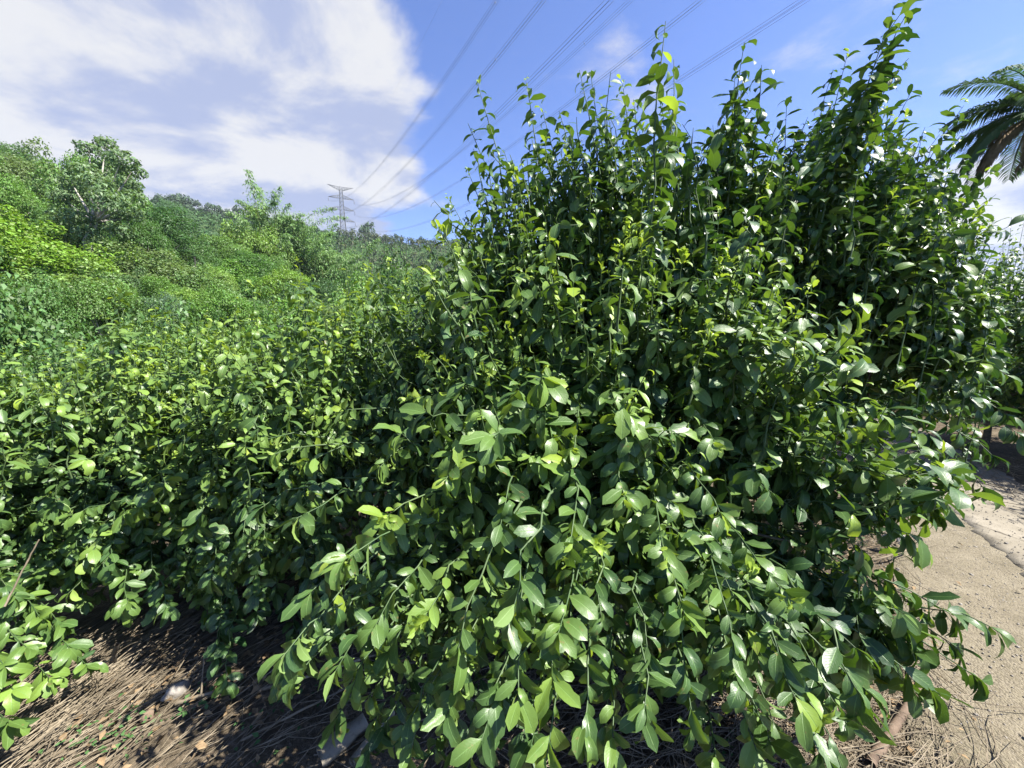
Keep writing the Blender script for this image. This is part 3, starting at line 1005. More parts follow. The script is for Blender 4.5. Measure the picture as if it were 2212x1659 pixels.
# flush clusters of new yellow-green leaves
for (px, py, d) in [(1360, 500, 1.25), (1385, 530, 1.28), (1340, 540, 1.3), (1475, 560, 1.35), (1555, 590, 1.35), (1575, 560, 1.38), (920, 785, 1.5), (990, 570, 2.0), (945, 800, 1.45), (1620, 1230, 1.05), (1290, 1180, .95)]:
    e = rel(baseA, px, py, d)
    a = e * 0.55 + np.array([0, 0, 0.42])
    a = np.array([e[0] * 0.85, e[1] * 0.8 + 0.05, e[2] - 0.28])
    A.shoot(a, (a + e) / 2 + np.array([0.01, 0, -0.02]), e, r0=0.004, t0=0.1, step=0.03, droop=0.3, size=0.9, flush=18, age=0.35, agetip=0.5)
hero(A, baseA, 'big leafy citrus tree in the middle with yellow-green new tips, beside the gravel yard')

# ---- second tree, right and behind, tall sprouts leaning right --------------
baseB = np.array([2.0, 2.75, 0.0])
B = Citrus(23, 0.080)  # low leaf ages below darken this tree's colour in place of shade
B.trunk((0, -0.1, 1.0), 0.042, 7, (0.8, 0.6, 0.6))
random_sprouts(B, baseB, 1520, 2170, 1.8, 2.7, 230, 90, 0.04)
B.crown((0.02, -0.05, 1.45), (1.0, 0.9, 0.95), 560, step=0.028, sprout=0.5, low=-0.7, flush=0.05, upbias=0.35, age=0.08)
B.crown((0.05, -0.2, 1.6), (0.65, 0.6, 0.75), 160, step=0.028, sprout=0.3, low=-0.4, flush=0.0, age=0.08)
for (px, py, d, bx, by, fl) in [(1608, 92, 1.8, 1580, 560, 0), (1588, 165, 1.85, 1570, 600, 0), (1645, 140, 1.9, 1620, 560, 0), (1830, 118, 2.2, 1740, 560, 4), (1800, 150, 2.3, 1730, 560, 0), (1960, 8, 1.8, 1760, 540, 0),
                                (1985, -20, 1.85, 1780, 520, 0), (1700, 215, 2.3, 1690, 560, 0), (1878, 180, 2.3, 1790, 560, 0), (1972, 190, 2.25, 1840, 560, 0), (2082, 228, 2.4, 1900, 580, 4), (2030, 290, 2.3, 1880, 590, 0), (2110, 330, 2.4, 1930, 620, 0),
                                (2135, 400, 2.4, 1950, 640, 0), (2095, 480, 2.3, 1960, 680, 0), (2165, 345, 2.5, 1960, 620, 0), (2150, 475, 2.5, 1980, 680, 0), (1660, 330, 2.2, 1660, 620, 0), (1760, 280, 2.2, 1730, 620, 0), (1920, 300, 2.2, 1830, 620, 0),
                                (1850, 330, 2.1, 1790, 640, 0), (1980, 380, 2.2, 1870, 650, 0), (1720, 400, 2.0, 1710, 680, 3), (1600, 400, 2.2, 1610, 680, 0), (1540, 270, 2.2, 1560, 620, 0), (2040, 560, 2.2, 1930, 740, 3), (1900, 430, 2.0, 1830, 700, 0), (1690, 500, 1.9, 1680, 740, 0),
                                (2160, 560, 2.5, 2010, 740, 0), (2130, 630, 2.4, 1990, 770, 0), (1800, 470, 1.95, 1770, 720, 0)]:
    e, a = rel(baseB, px, py, d), rel(baseB, bx, by, d * 1.05)
    m = a * 0.45 + e * 0.55 + np.array([(a[0] - e[0]) * 0.12, 0.05, 0.04])
    for q in range(2):
        e2 = e + np.array([B.g.normal(0, 0.06), B.g.normal(0, 0.08), -B.g.uniform(0.08, 0.45)])
        B.shoot(a + B.g.normal(0, 0.04, 3), m + B.g.normal(0, 0.04, 3) - np.array([0, 0, 0.08]), e2, r0=0.005, t0=0.05, step=0.026, droop=0.5, curl=0.4, size=1.15, age=0.05, agetip=0.12, tipsize=0.55)
    B.shoot(a, m, e, r0=0.006, t0=0.05, step=0.022, droop=0.5, curl=0.4, size=1.35, flush=fl, age=0.05, agetip=0.12, tipsize=0.6)
for (px, py, d, bx, by, bd) in [(2130, 1060, 1.85, 1900, 900, 2.2), (2060, 1010, 1.9, 1880, 900, 2.2), (2150, 990, 1.95, 1900, 860, 2.3), (1990, 1100, 1.7, 1860, 930, 2.1), (1930, 1080, 1.75, 1840, 940, 2.2), (2180, 900, 2.0, 1960, 830, 2.4),
                                (2100, 860, 2.0, 1950, 800, 2.4), (2190, 820, 2.2, 1980, 780, 2.5), (1850, 1000, 1.8, 1800, 900, 2.2), (2020, 950, 1.85, 1880, 850, 2.2), (2205, 940, 2.1, 1990, 860, 2.5), (2150, 760, 2.2, 1980, 740, 2.5)]:
    e, a = rel(baseB, px, py, d), rel(baseB, bx, by, bd)
    m = (a + e) / 2 + np.array([0, 0, 0.12])
    B.shoot(a, m, e, r0=0.006, t0=0.15, step=0.028, droop=0.6, curl=0.05, size=1.1, age=0.04, rosette=7, taper=False, agetip=0.08)
hero(B, baseB, 'tall dark citrus tree behind the middle one, long sprouts leaning right towards the palm')


def plain_citrus(seed, base, label, R, zc, n, sprout=0.45, leaf=0.09, age=0.2, low=-0.7, T=TM, n_obj=300, flush=0.12, trunk=0.035):
    c = Citrus(seed, leaf)
    c.trunk((0, 0, zc * 0.85), trunk, 6, (R[0] * 0.6, R[1] * 0.6, R[2] * 0.5))
    c.crown((0, 0, zc), R, n, sprout=sprout, low=low, flush=flush, age=age, upbias=0.3, step=0.030)
    c.uprights((0, 0, zc), R, 110, 0.18, 0.5, age + 0.12)
    b = np.array([base[0], base[1], float(hgt(base[0], base[1]))])
    hero(c, b, label, T, n_obj)
    return c, b


cD, bD = plain_citrus(31, (-2.1, 2.35), 'citrus tree right above the lit twig heap, left of the big middle tree', (1.05, 0.95, 0.72), 0.80, 640, 0.32, low=-0.85, leaf=0.064, age=0.24)
for (px, py, d, bx, by, bd) in [(120, 1090, 1.75, 150, 1000, 2.4), (220, 1180, 1.8, 210, 1050, 2.4), (290, 1230, 1.85, 260, 1080, 2.4), (80, 1230, 1.8, 150, 1080, 2.4), (170, 1260, 1.85, 200, 1100, 2.4), (400, 1130, 1.9, 300, 1050, 2.4), (270, 1320, 1.9, 260, 1150, 2.4),
                                (420, 1250, 1.95, 330, 1100, 2.4), (60, 1010, 1.7, 120, 980, 2.4), (330, 1060, 1.75, 280, 1000, 2.3), (450, 1340, 2.0, 380, 1150, 2.4)]:
    e, a = rel(bD, px, py, d), rel(bD, bx, by, bd)
    cD_args = dict(r0=0.005, t0=0.2, step=0.03, droop=0.5, size=1.1, age=0.2, rosette=7, taper=False, agetip=0.15)
    HERO_LATE.append((cD, a, (a + e) / 2 + np.array([0, 0, 0.1]), e, cD_args))
cE, bE = plain_citrus(37, (-3.1, 1.6), 'citrus tree cut by the frame with low sprays hanging over the lit twigs', (1.1, 0.95, 0.74), 0.80, 560, 0.28, low=-0.85, leaf=0.068, age=0.14)
for (px, py, d) in [(150, 1400, 1.6), (190, 1440, 1.58), (110, 1470, 1.5), (60, 1400, 1.5), (30, 1490, 1.4), (20, 1560, 1.35), (90, 1340, 1.6), (30, 1290, 1.55), (130, 1350, 1.65), (10, 1440, 1.4)]:
    e = rel(bE, px, py, d)
    a = rel(bE, px - 150, py - 130, d + 0.35)
    HERO_LATE.append((cE, a, (a + e) / 2 + np.array([0, 0, 0.08]), e, dict(r0=0.005, t0=0.15, step=0.03, droop=0.5, size=1.05, age=0.25, rosette=7, taper=False, agetip=0.2)))
c41, b41 = plain_citrus(41, (-1.0, 2.5), 'citrus tree standing in shade just behind the left side of the big middle tree', (1.0, 1.05, 0.85), 0.85, 640, 0.35, low=-0.95, leaf=0.075)
g41 = np.random.default_rng(4141)
for i in range(34):
    px, py, d = g41.uniform(370, 720), g41.uniform(1130, 1480), g41.uniform(1.55, 2.05)
    if py > 1330 and px < 470:
        continue
    e, a = rel(b41, px, py, d), rel(b41, px + (560 - px) * 0.4, py - g41.uniform(140, 260), d + 0.4)
    if e[2] < 0.06:
        e[2] = 0.06 + 0.1 * g41.random()
    HERO_LATE.append((c41, a, (a + e) / 2 + np.array([0, 0, 0.09]), e, dict(r0=0.005, t0=0.1, step=0.024, droop=0.5, size=1.0, age=0.08, rosette=7, taper=False, agetip=0.1)))
for i in range(26):
    px, py, d = g41.uniform(60, 420), g41.uniform(1080, 1340), g41.uniform(1.65, 2.0)
    e, a = rel(bD, px, py, d), rel(bD, px + (260 - px) * 0.4, py - g41.uniform(120, 240), d + 0.4)
    HERO_LATE.append((cD, a, (a + e) / 2 + np.array([0, 0, 0.09]), e, dict(r0=0.005, t0=0.1, step=0.024, droop=0.5, size=1.05, age=0.15, rosette=7, taper=False, agetip=0.15)))
plain_citrus(43, (-3.3, 4.2), 'citrus tree with bright lit sprouts, second back from the twig heap', (1.15, 1.1, 0.68), 0.9, 520, 0.35, age=0.38, leaf=0.07)
plain_citrus(44, (-1.0, 5.0), 'citrus tree two places behind the left edge of the big middle tree', (1.1, 1.05, 0.75), 0.98, 440, 0.4, age=0.3, T=TL, n_obj=150, leaf=0.08)
plain_citrus(53, (6.0, 4.7), 'dark citrus tree across the concrete path below the palm', (1.25, 1.2, 1.0), 1.25, 460, 0.7, low=-0.95, age=0.06, T=TL, n_obj=200, leaf=0.08)

for (c, a, m, e, kw) in HERO_LATE:
    c.shoot(a, m, e, **kw)
for hh in HERO:
    hh[0].done()
# keep leaves off the lens, then choose the leaves that show largest as objects of their own
for (c, base, label, T, n_obj) in HERO:
    P = base + c.L['p']
    x, y, d = project(P)
    near = (np.linalg.norm(P - np.array([0, 0, CAM_H]), axis=1) < 0.62) | ((d < 0.58) & (np.abs(P[:, 0]) < 1.2) & (d > -0.3))
    under = P[:, 2] < hgt(P[:, 0], P[:, 1]) + 0.05
    c.cull(~(near | under))
scores = visible_scores([(b, c.L) for (c, b, *_r) in HERO])
hero_objs = []
for (c, base, label, T, n_obj), s in zip(HERO, scores):
    root = link('citrus_tree', None, loc=base, label=label, cat='citrus tree', group='citrus trees of the orchard')
    link('trunk', c.tg.build('trunk', M_BARK), root)
    V, Q = tubes(np.array(c.S), np.array(c.SR), 4, cap=False)
    link('shoots', mesh('shoots', V, Q, M_SHOOT), root, kind='stuff')
    k = np.argsort(-s)[:n_obj]
    k = k[s[k] > 0]
    rest = np.ones(len(s), bool)
    rest[k] = False
    R = frames(c.L['ax'], c.L['nr'])
    src = None
    for i in k:
        me = leaf_mesh(int(c.L['sh'][i]), float(c.L['age'][i]), float(c.L['tint'][i]))
        if src is None:
            src = bpy.data.objects.new('leaf', me)
            o = src
        else:
            o = src.copy()
            o.data = me
        col.objects.link(o)
        o.parent = root
        Mx = Matrix(R[i].tolist()).to_4x4() @ Matrix.Scale(float(c.L['ln'][i]), 4)
        Mx.translation = Vector(c.L['p'][i].tolist())
        o.matrix_basis = Mx
    Lr = {q: v[rest] for q, v in c.L.items()}
    link('foliage', leaf_cloud('foliage', Lr, T, fine=(s[rest] > 0) if T is TM else None), root, kind='stuff')
print('hero trees', time.time() - T0, [len(s) for s in scores])

# ---- the rest of the orchard: four kinds of crown shared among the trees -----
VAR = []
for q in range(4):
    c = Citrus(100 + q, 0.070)
    c.trunk((0, 0, 0.95), 0.035, 6, (0.6, 0.6, 0.5))
    c.crown((0, 0, 0.88), (1.12, 1.12, 0.66), 520, sprout=0.5, low=-0.85, flush=0.16, age=0.36, upbias=0.4, step=0.029)
    c.uprights((0, 0, 0.88), (1.12, 1.12, 0.66), 130, 0.18, 0.5, 0.5)
    c.done()
    V, Q = tubes(np.array(c.S), np.array(c.SR) * 1.1, 3, cap=False)
    VAR.append((c.tg.build('trunk', M_BARK), mesh('shoots', V, Q, M_SHOOT), leaf_cloud('foliage', c.L, TL)))


def orchard_tree(q, loc, rz, s, label):
    root = link('citrus_tree', None, loc=loc, rot=(0, 0, rz), scale=s, label=label, cat='citrus tree', group='citrus trees of the orchard')
    tr, shs, fo = VAR[q]
    link('trunk', tr, root)
    link('shoots', shs, root, kind='stuff')
    link('foliage', fo, root, kind='stuff')


go = np.random.default_rng(77)
k = 0
for row, yy in enumerate(np.arange(6.1, 14.5, 2.0)):
    for xx in np.arange(-17, 2.5, 2.05):
        x, y = xx + go.normal(0, 0.15) + 0.5 * (row % 2), yy + go.normal(0, 0.15)
        az, r = math.degrees(math.atan2(x, y)), math.hypot(x, y)
        if az < -58 or r > 14.5 or (az > -40 and az < -33 and r > 12.0):
            continue
        orchard_tree(k % 4, (x, y, float(hgt(x, y))), go.uniform(0, 6.28), go.uniform(0.9, 1.08), 'bright citrus tree among the dense orchard rows below the wooded hillside')
        k += 1
for (x, y) in [(-5.4, 4.1)]:
    orchard_tree(k % 4, (x, y, float(hgt(x, y))), go.uniform(0, 6.28), 1.0, 'citrus tree in the near orchard row, cut by the left edge of the photo')
    k += 1
for (x, y) in [(6.7, 1.9), (8.4, 3.4), (7.3, 3.9)]:
    orchard_tree(k % 4, (x, y, 0), go.uniform(0, 6.28), 1.4, 'citrus tree shading the concrete path from beyond its far edge')
    k += 1
print('orchard', k, time.time() - T0)


# ---------------------------------------------------------------- wild vegetation
def leaf_quads(P, ax, nr, ln, wd):
    """folded rhombic leaves, two triangles each side joined as two quads -> one bent quad"""
    R = frames(ax, nr)
    T = np.array([(0, 0, 0), (0.5, 0.45, 0.10), (0, 1, -0.15), (-0.5, 0.45, 0.10)])
    S = np.stack([wd, ln, ln], -1)
    V = np.einsum('nij,nvj->nvi', R, T[None] * S[:, None]) + P[:, None]
    Q = np.arange(len(P) * 4).reshape(-1, 4)
    return V.reshape(-1, 3), Q


def crown_leaves(g, lobes, n, ln=0.075, ratio=0.55, up=0.45, inner=0.25, zmin=-0.5, hang=0.3):
    """lobes: rows of (x, y, z, rx, ry, rz)"""
    lobes = np.asarray(lobes, float)
    area = (lobes[:, 3] * lobes[:, 4] + lobes[:, 3] * lobes[:, 5]) ** 1.0
    pick = g.choice(len(lobes), n, p=area / area.sum())
    z = g.uniform(zmin, 1, n)
    th = g.uniform(0, 6.28, n)
    q = np.sqrt(1 - z * z)
    d = np.stack([q * np.cos(th), q * np.sin(th), z], -1)
    rad = np.where(g.random(n) < inner, g.uniform(0.5, 0.9, n), g.uniform(0.88, 1.1, n) + 0.07 * np.sin(7 * th + 5 * z))
    # ragged lobes with hollows: each lobe has its own pattern of bulges and gaps
    ph = g.uniform(0, 6.28, (len(lobes), 3))[pick]
    nz = (np.sin(4.1 * d[:, 0] + ph[:, 0]) + np.sin(5.3 * d[:, 1] + ph[:, 1]) + np.sin(4.7 * d[:, 2] + ph[:, 2])) / 3 + 0.3 * np.sin(11 * d[:, 0] + 9 * d[:, 1] + ph[:, 2])
    rad = rad * (1 + 0.26 * nz)
    P = lobes[pick, :3] + lobes[pick, 3:] * d * rad[:, None]
    keep = (nz > -0.24) | (g.random(n) < 0.12)
    P, d, n = P[keep], d[keep], int(keep.sum())
    nr = norm(d * 0.55 + UP * up + g.normal(0, 0.38, (n, 3)))
    ax = norm(np.cross(nr, g.normal(0, 1, (n, 3))) - UP * hang)
    L = ln * g.uniform(0.6, 1.35, n)
    V, Q = leaf_quads(P, ax, nr, L, L * ratio)
    return V, Q, np.repeat(g.random(n), 4)


def rand_lobes(g, n, R=(1, 1, 0.8), r=(0.28, 0.48), zmin=-0.4, cz=0.0):
    out = []
    for i in range(n):
        z = g.uniform(zmin, 1)
        th = 2.4 * i + g.uniform(-0.4, 0.4)
        q = math.sqrt(max(0, 1 - z * z)) * g.uniform(0.45, 0.85)
        rr = g.uniform(*r)
        out.append((R[0] * q * math.cos(th), R[1] * q * math.sin(th), cz + R[2] * z * g.uniform(0.5, 0.8), rr, rr, rr * g.uniform(0.6, 0.9)))
    return out


def limb_mesh(g, lobes, h, r0, mat=M_PALE, n=8, name='trunk'):
    G = Geo()
    top = np.array([0, 0, h])
    G.tube([(0, 0, -0.4), (g.normal(0, .03), g.normal(0, .03), h * 0.5), top], [r0 * 1.3, r0, r0 * 0.8], 6)
    for l in lobes[:n]:
        e = np.array(l[:3])
        m = top * 0.5 + e * 0.5 + np.array([0, 0, -0.08])
        G.tube(bez(top, m, e, 5), np.linspace(r0 * 0.55, r0 * 0.1, 5), 5)
    return G.build(name, mat)


gw = np.random.default_rng(9)
TREES = []                 # (trunk mesh, crown mesh) unit sized: crown about 1 in radius, centred 1.1 above the base
for q in range(5):
    lb = [(x, y, z + 1.15, a, b, c_) for (x, y, z, a, b, c_) in rand_lobes(gw, 22 + q, (1, 1, 0.95), (0.18, 0.42)) + [(x * 1.3, y * 1.3, z * 1.35, a * .75, b * .75, c_) for (x, y, z, a, b, c_) in rand_lobes(gw, 8, (1, 1, 1), (0.15, 0.3), zmin=0.0)]]
    V, Q, ti = crown_leaves(gw, lb, 22000, 0.049)
    TREES.append((limb_mesh(gw, lb, 0.55, 0.05), mesh('crown', V, Q, M_WILD, False, attrs={'tint': ti})))
MOUND = []                 # vine-covered mounds, draped to the ground
for q in range(4):
    lb = rand_lobes(gw, 24, (1.1, 0.85, 0.9), (0.15, 0.42), zmin=-0.1, cz=0.12)
    lb += [(x * 1.35, y * 1.35, z * 1.4 + 0.15, a * 0.75, b * 0.75, c_ * 1.1) for (x, y, z, a, b, c_) in rand_lobes(gw, 9, (1, 1, 1), (0.14, 0.3), zmin=0.0, cz=0.1)]
    V, Q, ti = crown_leaves(gw, lb, 24000, 0.047, 0.62, 0.45, 0.25, -0.7)
    G = Geo()
    for i in range(5):
        e = np.array(lb[i][:3])
        G.tube(bez(np.array([e[0] * .2, e[1] * .2, -0.35]), e * [0.4, .4, .5], e, 4), np.linspace(0.03, 0.008, 4), 5)
    MOUND.append((G.build('stem', M_BARK), mesh('crown', V, Q, M_WILD, False, attrs={'tint': ti})))

C_LIME, C_LIGHT, C_MID, C_DARK, C_BLUE, C_OLIVE = (0.14, 0.235, 0.035), (0.10, 0.185, 0.04), (0.07, 0.14, 0.035), (0.05, 0.105, 0.033), (0.08, 0.15, 0.075), (0.105, 0.16, 0.048)


def wild(kind, var, p, s, rz, color, label, cat, group, name):
    tr, cr = (TREES if kind == 'tree' else MOUND)[var]
    root = link(name, None, loc=p, rot=(0, 0, rz), scale=s, label=label, cat=cat, group=group)
    link('trunk' if kind == 'tree' else 'stem', tr, root)
    link('crown', cr, root, color=color)
    return root


def spot(px, py, d):
    """base of a plant that stands at this bearing and distance"""
    P = at(px, py, d)
    return np.array([P[0], P[1], float(hgt(P[0], P[1]))])


PLANTS = []


def plant_at(kind, px, py, d, wpx, hpx, color, label, cat, name, var=None):
    """one plant whose crown spans about wpx by hpx round the point seen at px, py"""
    for it in range(30):
        c = at(px, py, d)
        gz, rh = float(hgt(c[0], c[1])), hpx / FPX * d / 2
        if gz > c[2] - 0.45 * rh:
            d *= 0.96
        elif c[2] - rh * (1.5 if kind == 'tree' else 0.7) > gz and d < 66:
            d *= 1.03
        else:
            break
    c = at(px, py, d)
    rw = wpx / FPX * d / 2
    rh = hpx / FPX * d / 2
    gz = float(hgt(c[0], c[1]))
    v = int(gw.integers(0, 5 if kind == 'tree' else 4)) if var is None else var
    tr, cr = (TREES if kind == 'tree' else MOUND)[v]
    off = 1.15 if kind == 'tree' else 0.45
    root = link(name, None, loc=(c[0], c[1], min(gz, c[2] - 0.3 * rh)), rot=(0, 0, gw.uniform(0, 6.28)), label=label, cat=cat)
    H = max(c[2] - root.location.z, 0.3)
    sz = rh * 1.05 if kind == 'tree' else max(rh * 1.1, H / 0.45 * 0.8)
    link('trunk' if kind == 'tree' else 'stem', tr, root, scale=(rw, rw, min(H / off, (H + 0.45 * sz) / 1.95)))
    link('crown', cr, root, loc=(0, 0, H - off * sz), scale=(rw, rw, sz), color=color)
    PLANTS.append((c[0], c[1], rw))


# named plants, from the near edge of the slope upwards
for (k_, px, py, d, w_, h_, cl, lab) in [
    ('mound', 60, 560, 26, 300, 190, C_LIME, 'lime green vine mound spilling down the left slope'),
    ('mound', 190, 640, 20, 260, 150, C_LIME, 'light green vine mound low on the left slope above the orchard'),
    ('mound', 20, 680, 19, 220, 140, C_LIGHT, 'light green creeper mound just above the orchard at the left edge'),
    ('tree', 60, 430, 40, 170, 150, C_OLIVE, 'olive bushy tree behind the lime vine mound at the left edge'),
    ('tree', 20, 385, 48, 150, 130, C_MID, 'round green tree on the skyline at the left edge'),
    ('tree', 95, 395, 50, 110, 90, C_OLIVE, 'olive round tree on the skyline left of the tall pale-trunked tree'),
    ('tree', 330, 505, 36, 170, 130, C_DARK, 'dark green tree at the foot of the tall pale-trunked tree'),
    ('tree', 150, 520, 30, 150, 110, C_MID, 'leafy tree between lime vine mound and tall pale-trunked tree'),
    ('mound', 320, 590, 25, 220, 130, C_OLIVE, 'broad olive vine mound in the middle of the slope'),
    ('mound', 430, 650, 22, 170, 120, C_LIGHT, 'light green mound below the small betel palm'),
    ('tree', 350, 690, 16.5, 110, 110, C_BLUE, 'broad-leaved blue-green tree at the bottom of the slope over the orchard'),
    ('mound', 285, 715, 16, 70, 80, C_LIME, 'small lime green bush beside the dark trunk gap'),
    ('mound', 525, 690, 18, 150, 150, C_MID, 'dense green mound with dark hollows right of the slope foot'),
    ('mound', 520, 620, 30, 170, 90, C_LIGHT, 'light domed thicket left of the bamboo'),
    ('tree', 480, 560, 45, 130, 80, C_LIGHT, 'spreading light green tree below the bare earth patch'),
    ('tree', 545, 590, 42, 120, 80, C_MID, 'round green tree beside the foot of the bamboo'),
    ('mound', 640, 690, 24, 150, 130, C_BLUE, 'blue-green thicket under the bamboo clump'),
    ('tree', 690, 650, 38, 110, 90, C_DARK, 'dark tree below the bamboo clump, left of the big middle citrus'),
    ('mound', 735, 690, 28, 110, 90, C_MID, 'green thicket at the right end of the valley floor'),
    ('tree', 370, 462, 55, 62, 56, C_BLUE, 'small blue-green tree on the skyline right of the tall tree'),
    ('tree', 420, 560, 44, 110, 80, C_MID, 'green tree behind the small betel palm'),
    ('tree', 250, 590, 28, 120, 90, C_DARK, 'dark leafy tree under the tall pale-trunked tree'),
    ('mound', 120, 720, 15.5, 160, 90, C_LIGHT, 'leafy bank of light green creeper behind the back orchard row'),
    ('mound', 445, 735, 15.5, 130, 70, C_MID, 'low green thicket behind the last orchard row'),
    ('mound', 590, 740, 16, 140, 70, C_BLUE, 'low blue-green thicket behind the orchard in front of the bamboo'),
]:
    plant_at(k_, px, py, d, w_, h_, cl, lab, 'tree' if k_ == 'tree' else 'bush', 'hillside_tree' if k_ == 'tree' else 'vine_mound')

# filler trees and mounds over the slope
nf = 0
for i in range(3000):
    az = math.radians(gw.uniform(-58, -6))
    r = 14.5 * (75 / 14.5) ** gw.random() + gw.uniform(0, 3)
    x, y = r * math.sin(az), r * math.cos(az)
    s = gw.uniform(1.15, 3.0) * (0.75 + r / 85)
    if az > math.radians(-30) and 48 < r < 70 and az < math.radians(-18):
        continue
    if any(math.hypot(x - a, y - b) < 0.66 * (s + c_) for (a, b, c_) in PLANTS):
        continue
    kd = 'tree' if (gw.random() < 0.6 and r > 22) else 'mound'
    cl = [C_LIGHT, C_MID, C_LIGHT, C_LIGHT, C_OLIVE, C_LIME, C_MID][int(gw.integers(0, 7))]
    hue = {C_LIGHT: 'light green', C_MID: 'mid green', C_LIME: 'lime green', C_OLIVE: 'olive green'}[cl]
    cl = tuple(float(q) for q in np.array(cl) * gw.uniform(0.9, 1.12))
    dg = math.degrees(az)
    where = ('low on the slope' if r < 24 else 'half way up the slope' if r < 42 else 'high on the slope') if dg < -36 else ('on the valley floor behind the orchard' if r < 30 else 'in the valley around the bamboo')
    where += ' near the left edge' if dg < -47 else ' below the tall pale-trunked tree' if dg < -36 else ''
    low = s * (gw.uniform(0.95, 1.65) if kd == 'mound' else gw.uniform(0.95, 1.45))
    wild(kd, int(gw.integers(0, 4)), (x, y, float(hgt(x, y)) - (0.42 * low if kd == 'tree' else 0.1)), (s, s, low), gw.uniform(0, 6.28), cl,
         '%s %s %s' % (hue, 'bushy tree growing' if kd == 'tree' else 'vine-covered bush growing', where), 'tree' if kd == 'tree' else 'bush',
         'trees of the wooded slope' if kd == 'tree' else 'vine mounds of the wooded slope', 'hillside_tree' if kd == 'tree' else 'vine_mound')
    PLANTS.append((x, y, s))
    nf += 1
    if nf > 285:
        break
print('slope', nf, time.time() - T0)

# the tall tree with a pale trunk
g = np.random.default_rng(3)
d = 27.0
tb = spot(190, 560, d)
tall = link('tall_tree', None, loc=tb, label='tall open-crowned tree with pale trunk standing above the wooded slope', cat='tree')
G = Geo()


def tl(px, py, dd=0.0):
    return at(px, py, d + dd) - tb


fork = tl(205, 478)
G.tube([(0, 0, -0.5), tl(188, 520), fork], [0.26, 0.22, 0.17], 8)
lb = []
for (px, py, r_, dd) in [(192, 325, 26, 0), (228, 312, 24, 1), (262, 345, 30, -1), (285, 370, 26, 0), (232, 365, 34, 2), (185, 370, 28, -1), (150, 385, 24, 0), (205, 400, 34, -2), (262, 400, 36, 1), (290, 430, 28, 0), (172, 420, 36, 1), (240, 440, 38, -2), (280, 465, 30, 1),
                         (200, 460, 34, 2), (140, 430, 30, 0), (160, 470, 34, -1), (225, 480, 32, 1), (130, 470, 26, 1), (255, 500, 30, 0), (185, 505, 26, -1)]:
    e = tl(px, py, dd)
    rr = r_ / FPX * d * 0.8
    lb.append((*e, rr, rr, rr * 0.72))
    if py < 470:
        G.tube(bez(fork, fork * 0.45 + e * 0.55 + np.array([0, 0, -0.3]), e, 6), np.linspace(0.11, 0.02, 6), 5)
link('trunk', G.build('trunk', M_PALE), tall)
V, Q, ti = crown_leaves(g, lb, 15000, 0.215, 0.5, 0.35, 0.3, -0.6, 0.4)
link('crown', mesh('crown', V, Q, M_WILD, False, attrs={'tint': ti}), tall, color=(0.115, 0.18, 0.08))

# bamboo clumps, leaning right
def bamboo(px, py, d, h, w_, n, seed, label, lean=(0.35, 0.0)):
    g = np.random.default_rng(seed)
    b = spot(px, py, d)
    root = link('bamboo_clump', None, loc=b, label=label, cat='bamboo')
    a = np.stack([g.normal(0, w_ * 0.22, n), g.normal(0, w_ * 0.22, n), np.full(n, -0.4)], -1)
    L = h * g.uniform(0.6, 1.05, n)
    dr = np.stack([g.normal(lean[0], 0.42, n), g.normal(lean[1], 0.4, n)], -1)
    e = a + np.concatenate([dr * L[:, None] * 0.55, (L * g.uniform(0.72, 0.98, n))[:, None]], -1)
    m = a + np.concatenate([dr * L[:, None] * 0.12, (L * 0.8)[:, None]], -1)
    t = np.linspace(0, 1, 9)[None, :, None]
    P = (1 - t) ** 2 * a[:, None] + 2 * t * (1 - t) * m[:, None] + t * t * e[:, None]
    V, Q = tubes(P, np.tile(np.linspace(0.06, 0.012, 9), (n, 1)), 4, cap=False)
    link('culms', mesh('culms', V, Q, M_CULM), root, kind='stuff')
    per = 420
    tt = g.beta(2.2, 1.1, (n, per))
    q = (1 - tt) ** 2
    C = q[..., None] * a[:, None] + (2 * tt * (1 - tt))[..., None] * m[:, None] + (tt * tt)[..., None] * e[:, None]
    sp = 0.15 + 0.75 * np.sin(np.pi * np.clip(tt, 0, 1)) ** 0.8
    off = g.normal(0, 1, (n, per, 3)) * (sp * 0.55)[..., None] * [1, 1, 0.7]
    C = (C + off).reshape(-1, 3)
    ax = norm(off.reshape(-1, 3) + np.array([lean[0] * 1.2, 0, -0.6]) + g.normal(0, 0.25, C.shape))
    nr = UP + g.normal(0, 0.5, C.shape)
    ln = g.uniform(0.25, 0.5, len(C))
    V, Q = leaf_quads(C, ax, nr, ln, ln * 0.28)
    link('foliage', mesh('foliage', V, Q, M_WILD, False, attrs={'tint': np.repeat(g.random(len(C)), 4)}), root, kind='stuff', color=(0.13, 0.22, 0.07))


bamboo(590, 640, 58, 16.0, 7, 46, 1, 'tall feathery bamboo clump in the valley, nearest the small betel palm')
bamboo(650, 650, 60, 13.5, 7, 40, 2, 'feathery bamboo clump at the middle of the grove')
bamboo(705, 655, 62, 10.5, 7, 36, 3, 'low bamboo clump at the right end of the grove')
bamboo(740, 690, 45, 5.0, 5, 26, 4, 'short bamboo clump just left of the big middle citrus')
print('bamboo', time.time() - T0)


